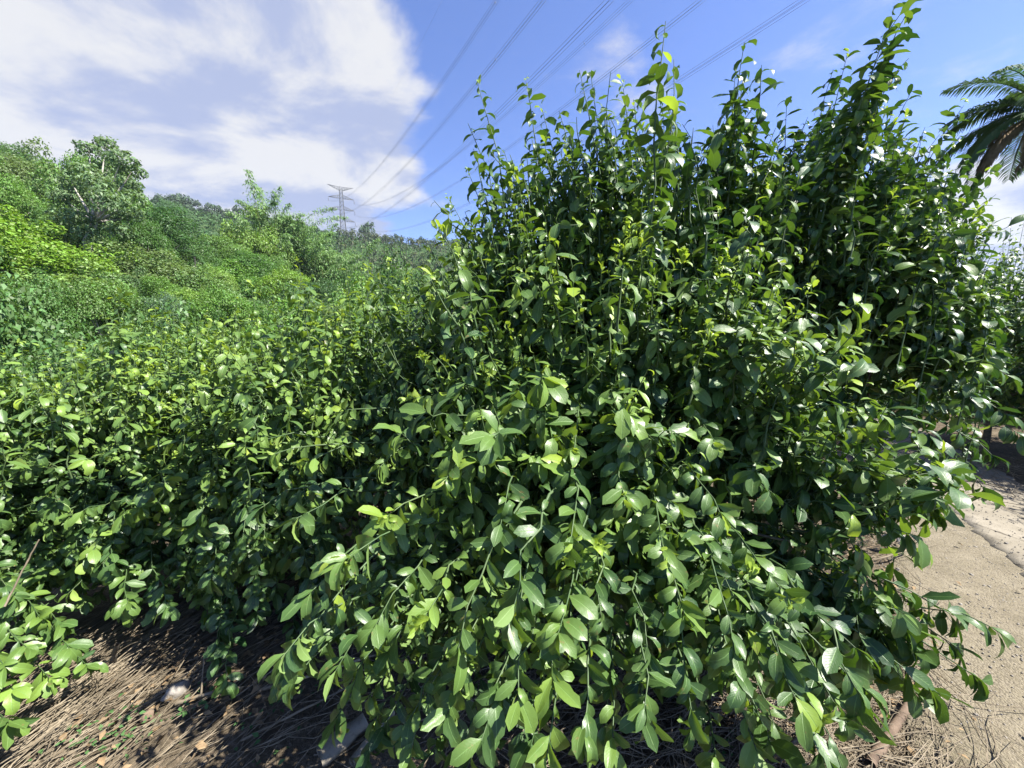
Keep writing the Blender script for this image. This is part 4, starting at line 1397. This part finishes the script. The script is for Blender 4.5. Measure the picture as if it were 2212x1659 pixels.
# betel palms
def palm_parts(g, h, r0, n_fr, fl, segs=6, pairs=14, leaflet=0.45, arch=1.0, lean=(0, 0)):
    G = Geo()
    k = 8
    t = np.linspace(0, 1, k)
    bend = g.normal(0, 0.006, 2)
    P = np.stack([bend[0] * h * t ** 2 + lean[0] * t, bend[1] * h * t ** 2 + lean[1] * t, h * t - 0.4 * (t == 0)], -1)
    G.tube(P, np.interp(t, [0, 0.1, 1], [r0 * 1.35, r0, r0 * 0.75]), 8)
    trunk = G
    top = P[-1]
    fronds = []
    for i in range(n_fr):
        fronds.append(frond(g, top, 2.4 * i + g.uniform(-.2, .2), np.interp(i, [0, n_fr - 1], [1.25, -0.35]) + g.normal(0, .08), fl * g.uniform(0.85, 1.1), segs, pairs, leaflet, arch))
    return trunk, fronds, top


def frond(g, top, th, el, fl, segs, pairs, leaflet, arch, hang=0.35):
    """arching midrib with two rows of narrow leaflets"""
    d = np.array([math.cos(th), math.sin(th), 0])
    a = top
    e0 = el
    pts = [a]
    n = 10
    for i in range(n):
        el_i = e0 - arch * 1.5 * ((i + 1) / n) ** 1.3
        pts.append(pts[-1] + (d * math.cos(el_i) + UP * math.sin(el_i)) * fl / n)
    P = np.array(pts)
    V, Q = tubes(P[None], np.linspace(0.035, 0.006, n + 1)[None] * fl / 2.5, 4)
    u = np.linspace(0.16, 0.99, pairs)
    idx = u * n
    i0 = np.clip(idx.astype(int), 0, n - 1)
    C = P[i0] + (P[np.minimum(i0 + 1, n)] - P[i0]) * (idx - i0)[:, None]
    T = norm(P[np.minimum(i0 + 1, n)] - P[i0])
    sd_ = norm(np.cross(T, UP))
    nrm = np.cross(sd_, T)
    Vs, Qs, off = [V], [Q], len(V)
    for s in (-1, 1):
        ln = leaflet * (np.sin(np.pi * np.clip(u, 0.08, 0.96)) ** 0.55) * g.uniform(0.85, 1.1, pairs)
        ax = norm(sd_ * s + T * 0.75 + nrm * 0.25 - UP * hang * g.uniform(0.4, 1.6, pairs)[:, None])
        wd = np.full(pairs, 0.030 * leaflet + 0.004)
        p1 = C + ax * (ln * 0.55)[:, None]
        ax2 = norm(ax - UP * (0.5 + hang))
        p2 = p1 + ax2 * (ln * 0.45)[:, None]
        wv = norm(np.cross(ax, UP)) * wd[:, None]
        b = np.stack([C - wv * .5, C + wv * .5, p1 + wv, p1 - wv, p2 + wv * .15, p2 - wv * .15], 1).reshape(-1, 3)
        q = np.array([[0, 1, 2, 3], [3, 2, 4, 5]])
        Vs.append(b)
        Qs.append((q[None] + (np.arange(pairs) * 6)[:, None, None]).reshape(-1, 4) + off)
        off += len(b)
    return np.concatenate(Vs), np.concatenate(Qs)


def full_palm(name, base, h, r0, n_fr, fl, pairs, leaflet, arch, seed, label, color, dry=0, lean=(0, 0)):
    g = np.random.default_rng(seed)
    root = link(name, None, loc=base, label=label, cat='palm')
    tr, fr, top = palm_parts(g, h, r0, n_fr, fl, pairs=pairs, leaflet=leaflet, arch=arch, lean=lean)
    link('trunk', tr.build('trunk', M_PALMBARK), root)
    for (V, Q) in fr:
        link('frond', mesh('frond', V, Q, M_WILD, False, attrs={'tint': np.repeat(g.random(), len(V))}), root, color=color)
    for i in range(dry):
        V, Q = frond(g, top - UP * 0.15, g.uniform(2.4, 4.6), -0.35 + g.normal(0, .15), fl * 0.85, 6, pairs, leaflet * 0.8, 0.75, 1.2)
        o = link('frond', mesh('frond', V, Q, M_DRYFROND, False), root)
        o['label'] = 'dry brown frond hanging against the trunk'
    return root


pb = np.array([16.0, 11.9, float(hgt(16.0, 11.9))])
full_palm('coconut_palm', pb, 7.5, 0.095, 22, 2.3, 72, 0.62, 0.85, 8, 'tall palm with hanging dry fronds beyond the path at the right edge', (0.045, 0.085, 0.035), dry=9, lean=(-1.05, 0.05))
p2 = spot(425, 600, 38)
p2h = float(at(424, 556, 38)[2] - p2[2])
full_palm('betel_palm', p2, p2h, 0.10, 10, 1.7, 16, 0.55, 0.9, 12, 'single small betel palm standing in the middle of the wooded slope', (0.055, 0.11, 0.035))
p3 = spot(62, 420, 44)
full_palm('betel_palm', p3, float(at(62, 383, 44)[2] - p3[2]), 0.10, 9, 2.0, 16, 0.6, 0.9, 13, 'slender palm among skyline trees near the left edge', (0.075, 0.135, 0.045))

# far plantation: several hundred slender palms, one mesh each, shared by kind
FARP = []
for q in range(4):
    g = np.random.default_rng(60 + q)
    G = Geo()
    h = 4.6
    G.tube([(0, 0, -1), (g.normal(0, .2), g.normal(0, .2), h * .5), (g.normal(0, .3), g.normal(0, .3), h)], [0.13, 0.11, 0.09], 5, 0)
    top = G.V[-1][-4:].mean(0)
    for i in range(9):
        th, el = 2.4 * i, np.interp(i, [0, 8], [1.3, -0.5])
        dv = np.array([math.cos(th), math.sin(th), 0])
        p0, p1 = top, top + (dv * math.cos(el) + UP * math.sin(el)) * 1.2
        p2_ = p1 + (dv * math.cos(el - 1.0) + UP * math.sin(el - 1.0)) * 1.1
        sd_ = np.cross(dv, UP) * 0.42
        V = np.array([p0 - sd_ * .3, p0 + sd_ * .3, p1 + sd_ - UP * .15, p1, p1 - sd_ - UP * .15, p2_ + sd_ * .6 - UP * .25, p2_, p2_ - sd_ * .6 - UP * .25])
        G.add(V, np.array([[0, 1, 2, 3], [0, 3, 4, 0], [3, 2, 5, 6], [4, 3, 6, 7]])[[0, 2, 3]], 1)
    FARP.append(G.build('betel_palm', [M_PALMBARK, M_FAR], False))
g = np.random.default_rng(61)
cnt = 0
pos = []
while cnt < 295:
    az = math.radians(g.uniform(-23.5, -1.5))
    r = g.uniform(185, 330)
    x, y = r * math.sin(az), r * math.cos(az)
    if any((x - a) ** 2 + (y - b) ** 2 < 5.5 for a, b in pos[-200:]):
        continue
    pos.append((x, y))
    s = g.uniform(0.8, 1.2)
    link('betel_palm', FARP[cnt % 4], None, (x, y, float(hgt(x, y))), label='slender pale-trunked betel palm in the plantation on the far hillside', cat='palm', group='betel palms of the far plantation', rot=(0, 0, g.uniform(0, 6.28)), scale=s,
         color=[(0.06, 0.095, 0.035), (0.045, 0.08, 0.032), (0.085, 0.11, 0.045)][cnt % 3])
    cnt += 1

# ridge trees on the far skyline
RIDGE = []
for q in range(4):
    g = np.random.default_rng(80 + q)
    lb = [(x, y, z + 1.35, a, b, c_) for (x, y, z, a, b, c_) in rand_lobes(g, 9, (0.75, 0.75, 0.85), (0.22, 0.36), zmin=-0.7)]
    V, Q, ti = crown_leaves(g, lb, 900, 0.17, 0.6, 0.4, 0.3, -0.7)
    RIDGE.append((limb_mesh(g, lb, 0.7, 0.035), mesh('crown', V, Q, M_FAR, False, attrs={'tint': ti})))
g = np.random.default_rng(81)


def ridge_tree(px, r, s, color, label, group, q):
    az = math.atan2((px - PCX) / FPX, math.cos(PITCH))
    x, y = r * math.sin(az), r * math.cos(az)
    root = link('ridge_tree', None, loc=(x, y, float(hgt(x, y)) - 0.5), rot=(0, 0, g.uniform(0, 6.28)), scale=(s * g.uniform(.8, 1.1), s * g.uniform(.8, 1.1), s * g.uniform(0.85, 1.15)), label=label, cat='tree', group=group)
    link('trunk', RIDGE[q][0], root)
    link('crown', RIDGE[q][1], root, color=color)


for i, px in enumerate(np.arange(398, 700, 7.0)):
    ridge_tree(px + g.normal(0, 2), 325 + g.normal(0, 6), g.uniform(4.2, 7.0), (0.06, 0.10, 0.055), 'thin wispy tree in the row along the far skyline left of the pylon', 'skyline trees left of the pylon', i % 4)
for i, px in enumerate(np.arange(690, 1010, 8.0)):
    ridge_tree(px + g.normal(0, 3), 322 + g.normal(0, 8), g.uniform(3.0, 5.0), (0.05, 0.09, 0.04), 'dense round tree on the far ridge at the pylon foot or right of it', 'ridge trees by the pylon', i % 4)
ridge_tree(815, 318, 8.5, (0.06, 0.10, 0.05), 'taller open tree on the ridge just right of the pylon', None, 1)


# woods that nobody could count: far hillsides, and undergrowth between the slope's plants
def scatter(name, az0, az1, r0, r1, n, ln, color, mat, lift, seed, rpow=1.0, lump=6.0, skip=None):
    g = np.random.default_rng(seed)
    az = np.radians(g.uniform(az0, az1, n))
    r = r0 * (r1 / r0) ** (g.random(n) ** rpow)
    x, y = r * np.sin(az), r * np.cos(az)
    if skip is not None:
        k = ~skip(x, y, r, az)
        x, y, r = x[k], y[k], r[k]
    n = len(x)
    hump = np.abs(wav(x, y, lump)) * 0.8 + np.abs(wav(y + 40, x, lump * 0.45)) * 0.35
    P = np.stack([x, y, hgt(x, y) + lift * hump * g.uniform(0.35, 1.0, n) - 0.1], -1)
    e = lump * 0.08
    gx = (np.abs(wav(x + e, y, lump)) - np.abs(wav(x - e, y, lump))) / (2 * e) * lift
    gy = (np.abs(wav(x, y + e, lump)) - np.abs(wav(x, y - e, lump))) / (2 * e) * lift
    nr = norm(np.stack([-gx, -gy, np.ones(n)], -1) + g.normal(0, 0.55, (n, 3)))
    ax = norm(np.cross(nr, g.normal(0, 1, (n, 3))) - UP * 0.2)
    L = ln * g.uniform(0.6, 1.4, n)
    V, Q = leaf_quads(P, ax, nr, L, L * 0.65)
    return link(name, mesh(name, V, Q, mat, False, attrs={'tint': np.repeat(g.random(n), 4)}), kind='stuff', color=color)


scatter('undergrowth', -64, -4, 14.2, 90, 80000, 0.24, C_DARK, M_WILD, 0.5, 21, 0.9, 3.1)  # dark leaf colour paints shade into the gaps between crowns
scatter('woodland', -70, 14, 80, 345, 90000, 1.25, (0.048, 0.092, 0.032), M_FAR, 5.0, 22, 0.55, 18.0,
        skip=lambda x, y, r, az: ((np.degrees(az) > -23) & (np.degrees(az) < -1) & (r > 190) & (r < 312) & (np.random.default_rng(2).random(len(x)) < 0.5)) | ((np.abs(np.degrees(az) + 32.8) < 1.9) & (r > 228) & (r < 262)))
scatter('distant_woods', -70, 75, 350, 1500, 26000, 6.0, (0.05, 0.09, 0.04), M_FAR, 8.0, 23, 0.8, 60.0)
# bushes beyond the path on the right
for i, (x, y, s) in enumerate([(9.5, 6.0, 1.5), (11.5, 9.0, 1.8), (8.0, 8.5, 1.3), (13.5, 7.0, 1.8), (10, 12, 2.0), (15, 12, 2.2), (6.8, 7.2, 1.1)]):
    wild('mound', i % 4, (x, y, 0), (s, s, s * 0.8), i * 1.3, C_DARK, 'dark bush in the thicket beyond the concrete path', 'bush', 'bushes beyond the path', 'roadside_bush')
print('far', time.time() - T0)


# ---------------------------------------------------------------- pylon and power lines
PY = np.array([-134.9, 322.9])
PHI, SPAN, DZ, SAG, ARM = 2.62345, 514.59, -20.447, 31.473, 9.42
ld = np.array([math.sin(PHI), math.cos(PHI)])
ln_ = np.array([ld[1], -ld[0]])
ZB = float(hgt(*PY)) - 1.0
ZT = 107.4


def tower(px, py, zb, zt, label):
    root = link('pylon', None, loc=(px, py, zb), rot=(0, 0, math.atan2(ln_[1], ln_[0])), label=label, cat='pylon')
    H = zt - zb

    def half(z):
        return np.interp(z, [0, H - 30, H - 12, H], [3.9, 1.9, 1.25, 1.0])
    zs = np.concatenate([np.linspace(0, H - 30, 6), np.linspace(H - 30, H, 11)[1:]])
    for sx in (-1, 1):
        for sy in (-1, 1):
            G = Geo()
            G.tube([(sx * half(z), sy * half(z), z) for z in zs], 0.16, 4)
            link('leg', G.build('leg', M_STEEL, False), root)
    G = Geo()
    for z0, z1 in zip(zs[:-1], zs[1:]):
        a, b = half(z0), half(z1)
        for (p, q) in (((-1, -1), (1, -1)), ((1, -1), (1, 1)), ((1, 1), (-1, 1)), ((-1, 1), (-1, -1))):
            G.tube([(p[0] * a, p[1] * a, z0), (q[0] * b, q[1] * b, z1)], 0.09, 4)
            G.tube([(q[0] * a, q[1] * a, z0), (p[0] * b, p[1] * b, z1)], 0.09, 4)
            G.tube([(p[0] * b, p[1] * b, z1), (q[0] * b, q[1] * b, z1)], 0.09, 4)
    link('bracing', G.build('bracing', M_STEEL, False), root)
    for lv in (0.0, -8.4, -16.8, -25.2):
        for s in (-1, 1):
            G = Geo()
            z = H + lv
            zlo, zhi = (z - 2.6, z - 0.3) if lv == 0 else (z, z + 2.4)
            tipz = z + 0.6 if lv == 0 else z
            hw = half(z)
            tip = np.array([s * ARM, 0, tipz])
            for sy in (-1, 1):
                lo, hi = np.array([s * hw, sy * hw, zlo]), np.array([s * hw, sy * hw, zhi])
                G.tube([lo, tip], 0.13, 4)
                G.tube([hi, tip], 0.13, 4)
                for f in (0.2, 0.4, 0.6, 0.8):
                    f2 = f - 0.2
                    G.tube([lo + (tip - lo) * f, hi + (tip - hi) * f], 0.07, 4)
                    G.tube([lo + (tip - lo) * f2, hi + (tip - hi) * f], 0.07, 4)
            for f in (0.0, 0.25, 0.5, 0.75):
                G.tube([np.array([s * hw, -hw, zlo]) * (1 - f) + tip * f, np.array([s * hw, hw, zlo]) * (1 - f) + tip * f], 0.07, 4)
            arm = link('crossarm', G.build('crossarm', M_STEEL, False), root)
            if lv:
                G = Geo()
                for (dy) in (-1.4, 1.4):
                    G.tube([tip, tip + np.array([0, dy, -2.9])], 0.12, 5)
                link('insulator', G.build('insulator', M_WIRE), arm)


tower(PY[0], PY[1], ZB, ZT, 'lattice steel power pylon with four crossarms on the far ridge')


def wire_line(s, level, offs, name, label, group, rad, sag=SAG):
    """bundle of parallel conductors from the pylon's arm tip to the next pylon behind the viewer"""
    t = np.linspace(0, 1, 90)
    a = PY + ln_ * s
    root = link(name, None, loc=(a[0], a[1], level), label=label, cat='power line', group=group)
    C = np.stack([ld[0] * SPAN * t, ld[1] * SPAN * t, DZ * t - 4 * sag * t * (1 - t)], -1)
    for (ox, oz) in offs:
        P = C + np.array([ln_[0] * ox, ln_[1] * ox, oz])
        V, Q = tubes(P[None], np.full((1, len(P)), rad), 4)
        link('wire', mesh('wire', V, Q, M_WIRE), root)
    if len(offs) > 1:
        for f in np.arange(0.05, 1, 0.085):
            i = int(f * 89)
            G = Geo()
            for (ox, oz) in ((0.26, 0.26), (-0.26, 0.26)):
                v1 = np.array([ln_[0] * ox, ln_[1] * ox, oz])
                G.tube([C[i] - v1, C[i] + v1], 0.03, 4)
            link('spacer', G.build('spacer', M_WIRE), root)


Q4 = [(-.24, -.24), (.24, -.24), (-.24, .24), (.24, .24)]
for s, nm in ((-1, 'camera-side'), (1, 'far-side')):
    for i, lv in enumerate(('top', 'middle', 'lowest')):
        order = {(1, 0): 'steepest and leftmost in the sky', (1, 1): 'second from the left in the sky', (-1, 0): 'third from the left in the sky, paler of a close pair', (1, 2): 'fourth from the left in the sky, darker of a close pair', (-1, 1): 'fifth from the left in the sky behind the tallest middle sprout', (-1, 2): 'flattest and rightmost in the sky'}[(s, i)]
        wire_line(s * ARM, ZT - 11.4 - 8.4 * i, Q4, 'power_line', 'four-wire power line, ' + order, 'power lines from the pylon', 0.020)
for s, nm in ((-1, 'right'), (1, 'left')):
    wire_line(s * ARM, ZT + 0.6, [(0, 0)], 'earth_wire', 'single thin earth wire above the %s power lines' % ('leftmost' if s > 0 else 'other'), 'earth wires from the pylon', 0.010, SAG - 3)


# ---------------------------------------------------------------- things on the ground
g = np.random.default_rng(200)


def twig_field(n, cx, cy, sx, sy, ang, spread, pile, rmin=0.001, rmax=0.003, lmin=0.12, lmax=0.65):
    x = g.normal(cx, sx, n)
    y = g.normal(cy, sy, n)
    a = np.radians(g.normal(ang, spread, n))
    L = g.uniform(lmin, lmax, n)
    t = np.linspace(-0.5, 0.5, 5)
    bend = g.normal(0, 0.10, n)
    bend2 = g.normal(0, 0.04, n)
    px = x[:, None] + np.cos(a)[:, None] * t * L[:, None] - np.sin(a)[:, None] * (bend[:, None] * (4 * t * t) + bend2[:, None] * np.sin(9 * t)) * L[:, None]
    py = y[:, None] + np.sin(a)[:, None] * t * L[:, None] + np.cos(a)[:, None] * (bend[:, None] * (4 * t * t) + bend2[:, None] * np.sin(9 * t)) * L[:, None]
    z0 = hgt(px, py) + 0.012
    z = z0 + pile * (g.random(n) ** 2)[:, None] + np.abs(g.normal(0, 0.05, n))[:, None] * (t + 0.5) * L[:, None]
    P = np.stack([px, py, z], -1)
    R = g.uniform(rmin, rmax, n)[:, None] * np.linspace(1, 0.55, 5)
    return P, R


PP, RR = [], []
for args in [(750, -1.98, 1.5, 0.17, 0.30, 76, 13, 0.09), (120, -1.5, 1.42, 0.28, 0.22, 55, 16, 0.03), (200, -2.5, 1.35, 0.3, 0.3, 65, 18, 0.06), (90, -1.0, 1.65, 0.35, 0.3, 48, 22, 0.02), (250, -1.6, 2.1, 0.4, 0.25, 60, 30, 0.05),
             (800, 0.45, 1.6, 0.5, 0.40, 20, 40, 0.06), (900, 1.05, 1.55, 0.36, 0.34, 25, 45, 0.06), (450, 1.6, 2.0, 0.24, 0.26, 35, 45, 0.05), (350, 1.15, 1.05, 0.25, 0.12, 10, 40, 0.03), (250, 2.3, 2.8, 0.25, 0.25, 40, 45, 0.04),
             (500, 5.0, 3.6, 0.35, 1.2, 60, 40, 0.05)]:
    P, R = twig_field(*args)
    PP.append(P)
    RR.append(R)
V, Q = tubes(np.concatenate(PP), np.concatenate(RR), 3, cap=False)
link('twig_litter', mesh('twig_litter', V, Q, M_TWIG), kind='stuff')


def ground_z(x, y):
    return float(hgt(x, y)) + 0.01


def branch(pts, r0, r1, label, name='fallen_branch', mat=M_TWIG, sides=7, twigs=()):
    b = np.array(pts[0], float)
    root = link(name, None, loc=b, label=label, cat='branch')
    G = Geo()
    P = np.array(pts, float) - b
    t = np.linspace(0, 1, len(P))
    tt = np.linspace(0, 1, 16)
    PP_ = np.stack([np.interp(tt, t, P[:, q]) for q in range(3)], -1)
    PP_[1:-1] = (PP_[:-2] + 2 * PP_[1:-1] + PP_[2:]) / 4 + g.normal(0, r0 * 0.15, (14, 3))
    G.tube(PP_, np.linspace(r0, r1, 16) * g.uniform(0.88, 1.12, 16), sides)
    link('stem', G.build('stem', mat), root)
    for (f, dx, dy, dz) in twigs:
        a = PP_[int(f * 15)]
        G = Geo()
        e = a + np.array([dx, dy, dz])
        G.tube(bez(a, (a + e) / 2 + np.array([0, 0, 0.02]), e, 6), np.linspace(r1 * 0.8, r1 * 0.35, 6), 5)
        link('twig', G.build('twig', mat), root)


def gp(px, py, z=0.02):
    return on_ground(px, py, z)


branch([gp(1880, 1650, .05), gp(1930, 1570, .05), gp(1990, 1490, .05), gp(2005, 1465, .06)], 0.016, 0.012, 'thick pale dead log lying at the lower right by the gravel', 'fallen_log', M_LOG, 9)
branch([gp(1800, 1222), gp(1880, 1212), gp(1925, 1200, .05), gp(1970, 1185, .06), gp(1978, 1165, .10)], 0.008, 0.004, 'curved dry twig on the gravel beside the black plastic scrap', twigs=[(0.5, .1, .05, .02)])
branch([gp(1770, 1170), gp(1850, 1150, .04), gp(1960, 1135, .03)], 0.007, 0.003, 'straight thin dry branch lying from the litter onto the gravel', twigs=[(.6, .08, .1, .04)])
branch([gp(560, 1490), gp(640, 1470, .05), gp(760, 1430, .08), gp(860, 1400, .05)], 0.008, 0.004, 'long dry branch lying in the shade left of the big middle tree')
branch([gp(520, 1600, .02), gp(640, 1540, .04), gp(760, 1480, .03)], 0.006, 0.003, 'thin dry branch crossing the bare soil left of the big middle tree')
branch([gp(380, 1520, .03), gp(440, 1500, .04), gp(520, 1485, .03)], 0.009, 0.005, 'forked dry stick touching the half-buried pale stone', twigs=[(.5, -.06, .12, .12)])
branch([gp(1690, 1640, .03), gp(1740, 1570, .05), gp(1800, 1480, .05)], 0.009, 0.005, 'dry branch in the twig litter under the right side of the big tree')
branch([at(10, 1310, 1.42), at(52, 1225, 1.46), at(85, 1165, 1.5)], 0.0035, 0.0025, 'bare pale dead stick poking through the leaves at the left edge', 'dead_stick', M_TWIG, 6)
branch([gp(242, 1445, .0), gp(246, 1425, .08), gp(252, 1392, .2)], 0.012, 0.009, 'short dark stake standing in the lit twigs at the left', 'wooden_stake', M_BARK, 7)


def rock(loc, s, seed, label, mat=M_STONE, name='stone', flat=0.6):
    gg = np.random.default_rng(int(seed * 10))
    n1_, n2_ = 9, 14
    V = []
    for i in range(n1_ + 1):
        for j in range(n2_):
            th, ph = math.pi * i / n1_, 2 * math.pi * j / n2_
            d = np.array([math.sin(th) * math.cos(ph), math.sin(th) * math.sin(ph), math.cos(th)])
            rr = 1 + 0.14 * math.sin(3 * d[0] + seed) + 0.12 * math.sin(4 * d[1] + 2 * seed) + 0.1 * math.sin(5 * d[2] + d[0] * 4) + gg.normal(0, 0.015) * (0 < i < n1_)
            V.append(d * rr * np.array([s, s * 0.62, s * flat]))
    i = np.arange(n1_)[:, None]
    j = np.arange(n2_)[None]
    j2 = (j + 1) % n2_
    Q = np.stack([i * n2_ + j, (i + 1) * n2_ + j, (i + 1) * n2_ + j2, i * n2_ + j2], -1).reshape(-1, 4)
    return link(name, mesh(name, np.array(V), Q, mat), None, loc, label=label, cat='stone', rot=(0.1, 0.15, seed))


p = gp(383, 1492, 0.03)
rock(p, 0.055, 1, 'pale rounded stone half buried among dry twigs in dappled shade')
p = gp(318, 1545, 0.01)
rock(p, 0.035, 2.4, 'small brown stone beside the lit twig heap', M_LOG)
p = gp(960, 1455, 0.01)
rock(p, 0.035, 4.4, 'small grey stone in the shade under the big middle tree')

# pale strips of broken board under the tree
def board(px0, py0, px1, py1, wdt, thk, label, seed):
    a, b = gp(px0, py0, 0.03), gp(px1, py1, 0.05)
    root_d = b - a
    Ln = np.linalg.norm(root_d)
    dx = root_d / Ln
    sx = norm(np.cross(dx, UP))
    gg = np.random.default_rng(int(seed * 10))
    n = 14
    prof = [(-.5, 0), (-.5, 1), (0, 1.15), (.5, 1), (.5, 0)]
    V = []
    for i in range(n):
        f = i / (n - 1)
        w_ = wdt * (0.7 + 0.3 * math.sin(math.pi * min(1, 0.25 + f)) + gg.normal(0, 0.05))
        for (u, h_) in prof:
            V.append(a * 0 + dx * Ln * f + sx * w_ * u + UP * (h_ * thk + gg.normal(0, 0.001)))
    k = len(prof)
    i = np.arange(n - 1)[:, None]
    j = np.arange(k)[None]
    j2 = (j + 1) % k
    Q = np.stack([i * k + j, i * k + j2, (i + 1) * k + j2, (i + 1) * k + j], -1).reshape(-1, 4)
    V = np.array(V)
    caps = np.array([[0, 1, 2, 3], [(n - 1) * k + 3, (n - 1) * k + 2, (n - 1) * k + 1, (n - 1) * k]])
    link('broken_board', mesh('broken_board', V, np.concatenate([Q, caps]), M_CONC, False), None, a, label=label, cat='board')


board(690, 1640, 790, 1560, 0.085, 0.018, 'wide pale broken slab on the soil under the lower left leaves of the big tree', 1)
board(760, 1655, 850, 1545, 0.03, 0.022, 'narrow pale strip beside the wide broken slab under the leaves', 2)

# crumpled piece of black plastic on the gravel
p = gp(1935, 1163, 0.02)
n = 14
xx, yy = np.meshgrid(np.linspace(-1, 1, n), np.linspace(-1, 1, n), indexing='ij')
rr = np.hypot(xx, yy)
hz = 0.028 * np.abs(np.sin(5 * xx + 2 * yy)) + 0.02 * np.abs(np.sin(7 * yy - 3 * xx)) + 0.004
V = np.stack([xx * 0.085 * (1 + 0.2 * np.sin(4 * yy)), yy * 0.05 * (1 + 0.2 * np.sin(5 * xx)), hz * (1 - 0.5 * rr ** 2).clip(0.1)], -1).reshape(-1, 3)
i = np.arange(n - 1)[:, None]
j = np.arange(n - 1)[None]
Q = np.stack([i * n + j, (i + 1) * n + j, (i + 1) * n + j + 1, i * n + j + 1], -1).reshape(-1, 4)
link('plastic_scrap', mesh('plastic_scrap', V, Q, M_PLASTIC), None, p, label='crumpled scrap of black plastic lying on the gravel beyond the curved twig', cat='scrap', rot=(0, 0, 0.4))

# pebbles, dead leaves and seedlings
ico = np.array([(0, 0, 1), (.9, 0, .3), (.28, .85, .3), (-.72, .53, .3), (-.72, -.53, .3), (.28, -.85, .3), (.72, .53, -.4), (-.28, .85, -.4), (-.9, 0, -.4), (-.28, -.85, -.4), (.72, -.53, -.4)])
tri = np.array([(0, 1, 2), (0, 2, 3), (0, 3, 4), (0, 4, 5), (0, 5, 1), (1, 6, 2), (2, 7, 3), (3, 8, 4), (4, 9, 5), (5, 10, 1), (2, 6, 7), (3, 7, 8), (4, 8, 9), (5, 9, 10), (1, 10, 6)])
n = 5200
x = g.uniform(0.6, 5.0, n * 3)
y = g.uniform(0.6, 5.0, n * 3)
k = (yard_mask(x, y) > -0.1)
x, y = x[k][:n], y[k][:n]
lane = (np.stack([x, y], -1) - LANE_A) @ LANE_N
z = np.where((lane > 0) & (lane < 0.9), 0.016, 0.005)
s = g.uniform(0.002, 0.006, len(x)) * np.where(g.random(len(x)) < 0.06, 2.2, 1)
sc3 = np.stack([s, s * g.uniform(0.6, 1.2, len(x)), s * g.uniform(0.4, 0.8, len(x))], -1)
V = ico[None] * sc3[:, None] + np.stack([x, y, z], -1)[:, None]
T = (tri[None] + (np.arange(len(x)) * len(ico))[:, None, None]).reshape(-1, 3)
link('pebbles', mesh('pebbles', V.reshape(-1, 3), T, M_STONE, False), kind='stuff')
n = 2200
cl = g.integers(0, 6, n)
cx = np.array([-1.7, -1.0, 0.4, 1.0, 1.5, 2.1])[cl] + g.normal(0, 0.33, n)
cy = np.array([1.5, 1.8, 1.7, 1.6, 2.1, 2.8])[cl] + g.normal(0, 0.38, n)
P = np.stack([cx, cy, hgt(cx, cy) + g.uniform(0.008, 0.05, n)], -1)
nr = UP + g.normal(0, 0.4, (n, 3))
ax = norm(np.stack([g.normal(0, 1, n), g.normal(0, 1, n), g.normal(0, 0.15, n)], -1))
ln = g.uniform(0.012, 0.055, n)
V, Q = leaf_quads(P, ax, nr, ln, ln * 0.5)
link('dead_leaves', mesh('dead_leaves', V, Q, M_DEADLEAF, False), kind='stuff')
wd = []
for (px, py, n) in [(265, 1570, 40), (240, 1625, 30), (155, 1615, 24), (420, 1545, 18), (560, 1560, 14), (330, 1590, 18), (560, 1640, 16), (1480, 1520, 30), (1560, 1620, 26), (1850, 1180, 30), (700, 1500, 14), (470, 1500, 14)]:
    c0 = gp(px, py, 0)
    for i in range(n):
        wd.append((c0[0] + g.normal(0, 0.05), c0[1] + g.normal(0, 0.05), 0.015 + g.uniform(0, 0.035)))
P = np.array(wd)
n = len(P)
ax = norm(np.stack([g.normal(0, 1, n), g.normal(0, 1, n), g.uniform(0, 0.5, n)], -1))
ln = g.uniform(0.012, 0.03, n)
V, Q = leaf_quads(P, ax, UP + g.normal(0, .3, (n, 3)), ln, ln * 0.6)
link('seedlings', mesh('seedlings', V, Q, M_WEED, False), kind='stuff')
print('script done', time.time() - T0)

# ---------------------------------------------------------------- air
m = bpy.data.materials.new('haze')
m.use_nodes = True
n = N(m.node_tree)
n.n.clear()
out = n.add('ShaderNodeOutputMaterial')
pv = n.add('ShaderNodeVolumePrincipled')
pv.inputs['Color'].default_value = (0.80, 0.88, 1.0, 1)
pv.inputs['Density'].default_value = 0.00019
pv.inputs['Anisotropy'].default_value = 0.2
n.l.new(pv.outputs[0], out.inputs['Volume'])
X0, X1, Y0, Y1, Z0, Z1 = -900.0, 900.0, -700.0, 900.0, -60.0, 175.0
V = np.array([(X0, Y0, Z0), (X1, Y0, Z0), (X1, Y1, Z0), (X0, Y1, Z0), (X0, Y0, Z1), (X1, Y0, Z1), (X1, Y1, Z1), (X0, Y1, Z1)])
Q = np.array([(0, 3, 2, 1), (4, 5, 6, 7), (0, 1, 5, 4), (1, 2, 6, 5), (2, 3, 7, 6), (3, 0, 4, 7)])
link('haze', mesh('haze', V, Q, m, False), kind='stuff')
